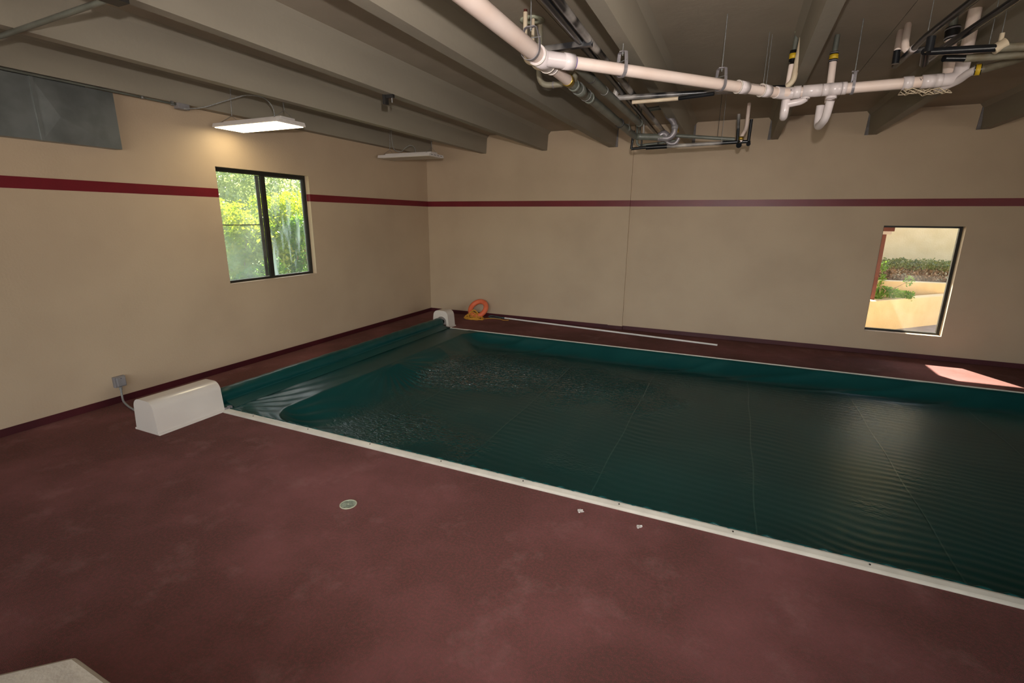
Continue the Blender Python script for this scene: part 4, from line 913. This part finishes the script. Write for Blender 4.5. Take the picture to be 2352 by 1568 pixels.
def bush(label, c, blobs, n, size, m, seed, cat='shrub', name='leafy_shrub'):
    t = thing(name, label, cat, (c[0], c[1], -.4))
    leaf_cloud('foliage', blobs, n, size, M[m], t, seed)
    tips = [(b_[0], b_[1], b_[2] + b_[5] * .3) for b_ in blobs[:5]]
    stems(t, (c[0], c[1], -.4), tips, .03, seed)
    return t
rr = random.Random(3)
def blobs(c, spread, n, r, zr):
    return [(c[0] + rr.uniform(-spread[0], spread[0]), c[1] + rr.uniform(-spread[1], spread[1]), rr.uniform(*zr), r * rr.uniform(.7, 1.2), r * rr.uniform(.7, 1.2), r * rr.uniform(.6, 1.0)) for _ in range(n)]
bush('yellow-green shrub filling the left pane of the left window', (-2.9, -2.7), blobs((-2.9, -2.75), (.5, .6), 12, .50, (.6, 2.35)), 9000, .085, 'leaf_yellow', 11)
bush('bright green shrub behind the right pane of the left window', (-3.0, -1.3), blobs((-3.0, -1.35), (.5, .55), 12, .48, (.3, 2.45)), 9000, .085, 'leaf_yellow', 12)
bush('darker green bush low behind the left window', (-1.9, -2.5), blobs((-1.9, -2.6), (.3, .9), 10, .42, (.3, 1.05)), 7000, .08, 'leaf_green', 13)
bush('tall narrow green shrub close to the right edge of the left window', (-2.3, -1.75), blobs((-2.3, -1.75), (.12, .14), 7, .27, (.5, 2.1)), 3500, .08, 'leaf_green', 14)
t = bush('pale green tree rising behind the shrubs outside the left window', (-7.5, .8), blobs((-7.5, .6), (1.4, 2.2), 16, 1.3, (1.0, 5.2)), 14000, .14, 'leaf_pale', 15, 'tree', 'leafy_tree')
t = bush('second pale tree farther back outside the left window', (-10.5, 4.5), blobs((-10.5, 4.4), (1.5, 2.5), 14, 1.6, (1.0, 6.5)), 12000, .17, 'leaf_pale', 16, 'tree', 'leafy_tree')
t = bush('distant green tree at the far left outside the left window', (-12, -3.0), blobs((-12, -2.5), (1.5, 3.0), 14, 1.7, (1.0, 6.5)), 9000, .18, 'leaf_green', 17, 'tree', 'leafy_tree')

# --- terraced yard outside the back window
def wall_slab(name, pa, pb, z0, z1, th, lab, cat='garden wall', m='wall_out'):
    pa, pb = Vector(pa), Vector(pb); d = (pb - pa).normalized(); n = V(-d.y, d.x, 0) * th
    b = MB(); P4 = [pa, pb, pb + n, pa + n]
    b.add([(p.x, p.y, z0) for p in P4] + [(p.x, p.y, z1) for p in P4], [(0, 3, 2, 1), (4, 5, 6, 7), (0, 1, 5, 4), (1, 2, 6, 5), (2, 3, 7, 6), (3, 0, 4, 7)])
    return tag(b.build(name, M[m], origin=(pa.x, pa.y, z0), bevel=.02), lab, cat)
wall_slab('garden_wall', (8.3, 1.055, 0), (11.15, 4.01, 0), -.4, .65, .22, 'low cream stucco wall nearest outside the back window')
wall_slab('garden_wall', (8.6, 3.98, 0), (14.5, 4.30, 0), -.4, .88, .20, 'middle cream stucco terrace wall outside the back window')
wall_slab('garden_wall', (7.0, 6.6, 0), (19.0, 8.4, 0), -.4, 5.6, .3, 'tall cream stucco wall closing the yard outside the back window')
b = MB(); b.add([(8.3, 1.2, -.4), (11.0, 4.0, -.4), (10.9, 4.05, -.4), (8.3, 3.97, -.4), (8.3, 1.2, .5), (11.0, 4.0, .5), (10.9, 4.05, .5), (8.3, 3.97, .5)], [(0, 3, 2, 1), (4, 5, 6, 7), (0, 1, 5, 4), (1, 2, 6, 5), (2, 3, 7, 6), (3, 0, 4, 7)])
struct(b.build('planter_soil', M['soil']))
b = MB(); b.box((8.6, 4.2, -.4), (14.5, 6.9, .68)); struct(b.build('terrace_soil', M['soil']))
t = thing('porch_post', 'red-brown porch post with a pale bracket standing at the left of the back window', 'post', (9.25, 2.28, .65))
b = MB(); b.box((9.22, 2.25, .65), (9.29, 2.32, 2.0)); b.build('post', M['red_trim'], t)
b = MB(); b.box((9.20, 2.22, 1.96), (9.36, 2.37, 2.02)); b.build('bracket', M['white_metal'], t)
b = MB(); b.box((8.2, 2.22, 2.02), (9.40, 2.37, 2.10)); b.build('beam', M['red_trim'], t)
# L-shaped porch roof: shades the upper part of the back window
b = MB(); b.box((4.0, .3, 3.20), (15.2, 2.0, 3.34)); b.box((4.0, 2.0, 3.20), (7.80, 6.2, 3.34)); b.add([(7.80, 2.0, 3.2), (8.02, 2.0, 3.2), (7.80, 2.3, 3.2), (7.80, 2.0, 3.34), (8.02, 2.0, 3.34), (7.80, 2.3, 3.34)], [(0, 2, 1), (3, 4, 5), (0, 1, 4, 3), (1, 2, 5, 4), (2, 0, 3, 5)])
struct(b.build('porch_roof', M['red_trim']))
t = thing('leafy_shrub', 'green shrub sprawling over the nearest wall outside the back window', 'shrub', (9.35, 2.55, .5))
Bs = [(9.345, 2.500, 0.729), (9.491, 2.600, 0.799), (9.684, 2.700, 0.762), (9.951, 2.900, 0.699)]
leaf_cloud('foliage', [(*p, .17, .12, .10) for p in Bs], 1500, .05, M['leaf_green'], t, 21)
Bs2 = [(9.338, 2.500, 0.965), (9.412, 2.500, 1.060), (9.402, 2.500, 1.310), (9.921, 2.700, 1.023)]
leaf_cloud('foliage', [(*p, .09, .07, .12) for p in Bs2], 330, .05, M['leaf_green'], t, 22)
stems(t, (9.35, 2.55, .5), Bs2 + Bs[2:], .011, 23)
for k in range(4):
    xx = 9.95 + k * .75; yy = 4.62 + k * .05
    t = thing('hedge_shrub', ['olive hedge shrub at the left end of the row outside the back window', 'second olive hedge shrub from the left in the row outside the back window', 'third olive hedge shrub from the left in the row outside the back window', 'right-hand olive hedge shrub of the row outside the back window'][k], 'shrub', (xx, yy, .68), 'hedge shrubs on the terrace')
    leaf_cloud('foliage', [(xx + dx, yy, 1.22 + .03 * math.sin(dx * 9 + k), .26, .26, .13) for dx in (-.25, 0, .25)], 1500, .05, M['leaf_olive'], t, 31 + k)
    leaf_cloud('twigs', [(xx + dx, yy, 1.0, .26, .22, .2) for dx in (-.25, 0, .25)], 900, .06, M['bark'], t, 51 + k)
    stems(t, (xx, yy, .68), [(xx + dx, yy + dy, 1.2) for dx in (-.36, -.27, -.18, -.09, .0, .09, .18, .27, .36) for dy in (-.14, 0, .12)], .009, 41 + k, 'branch')
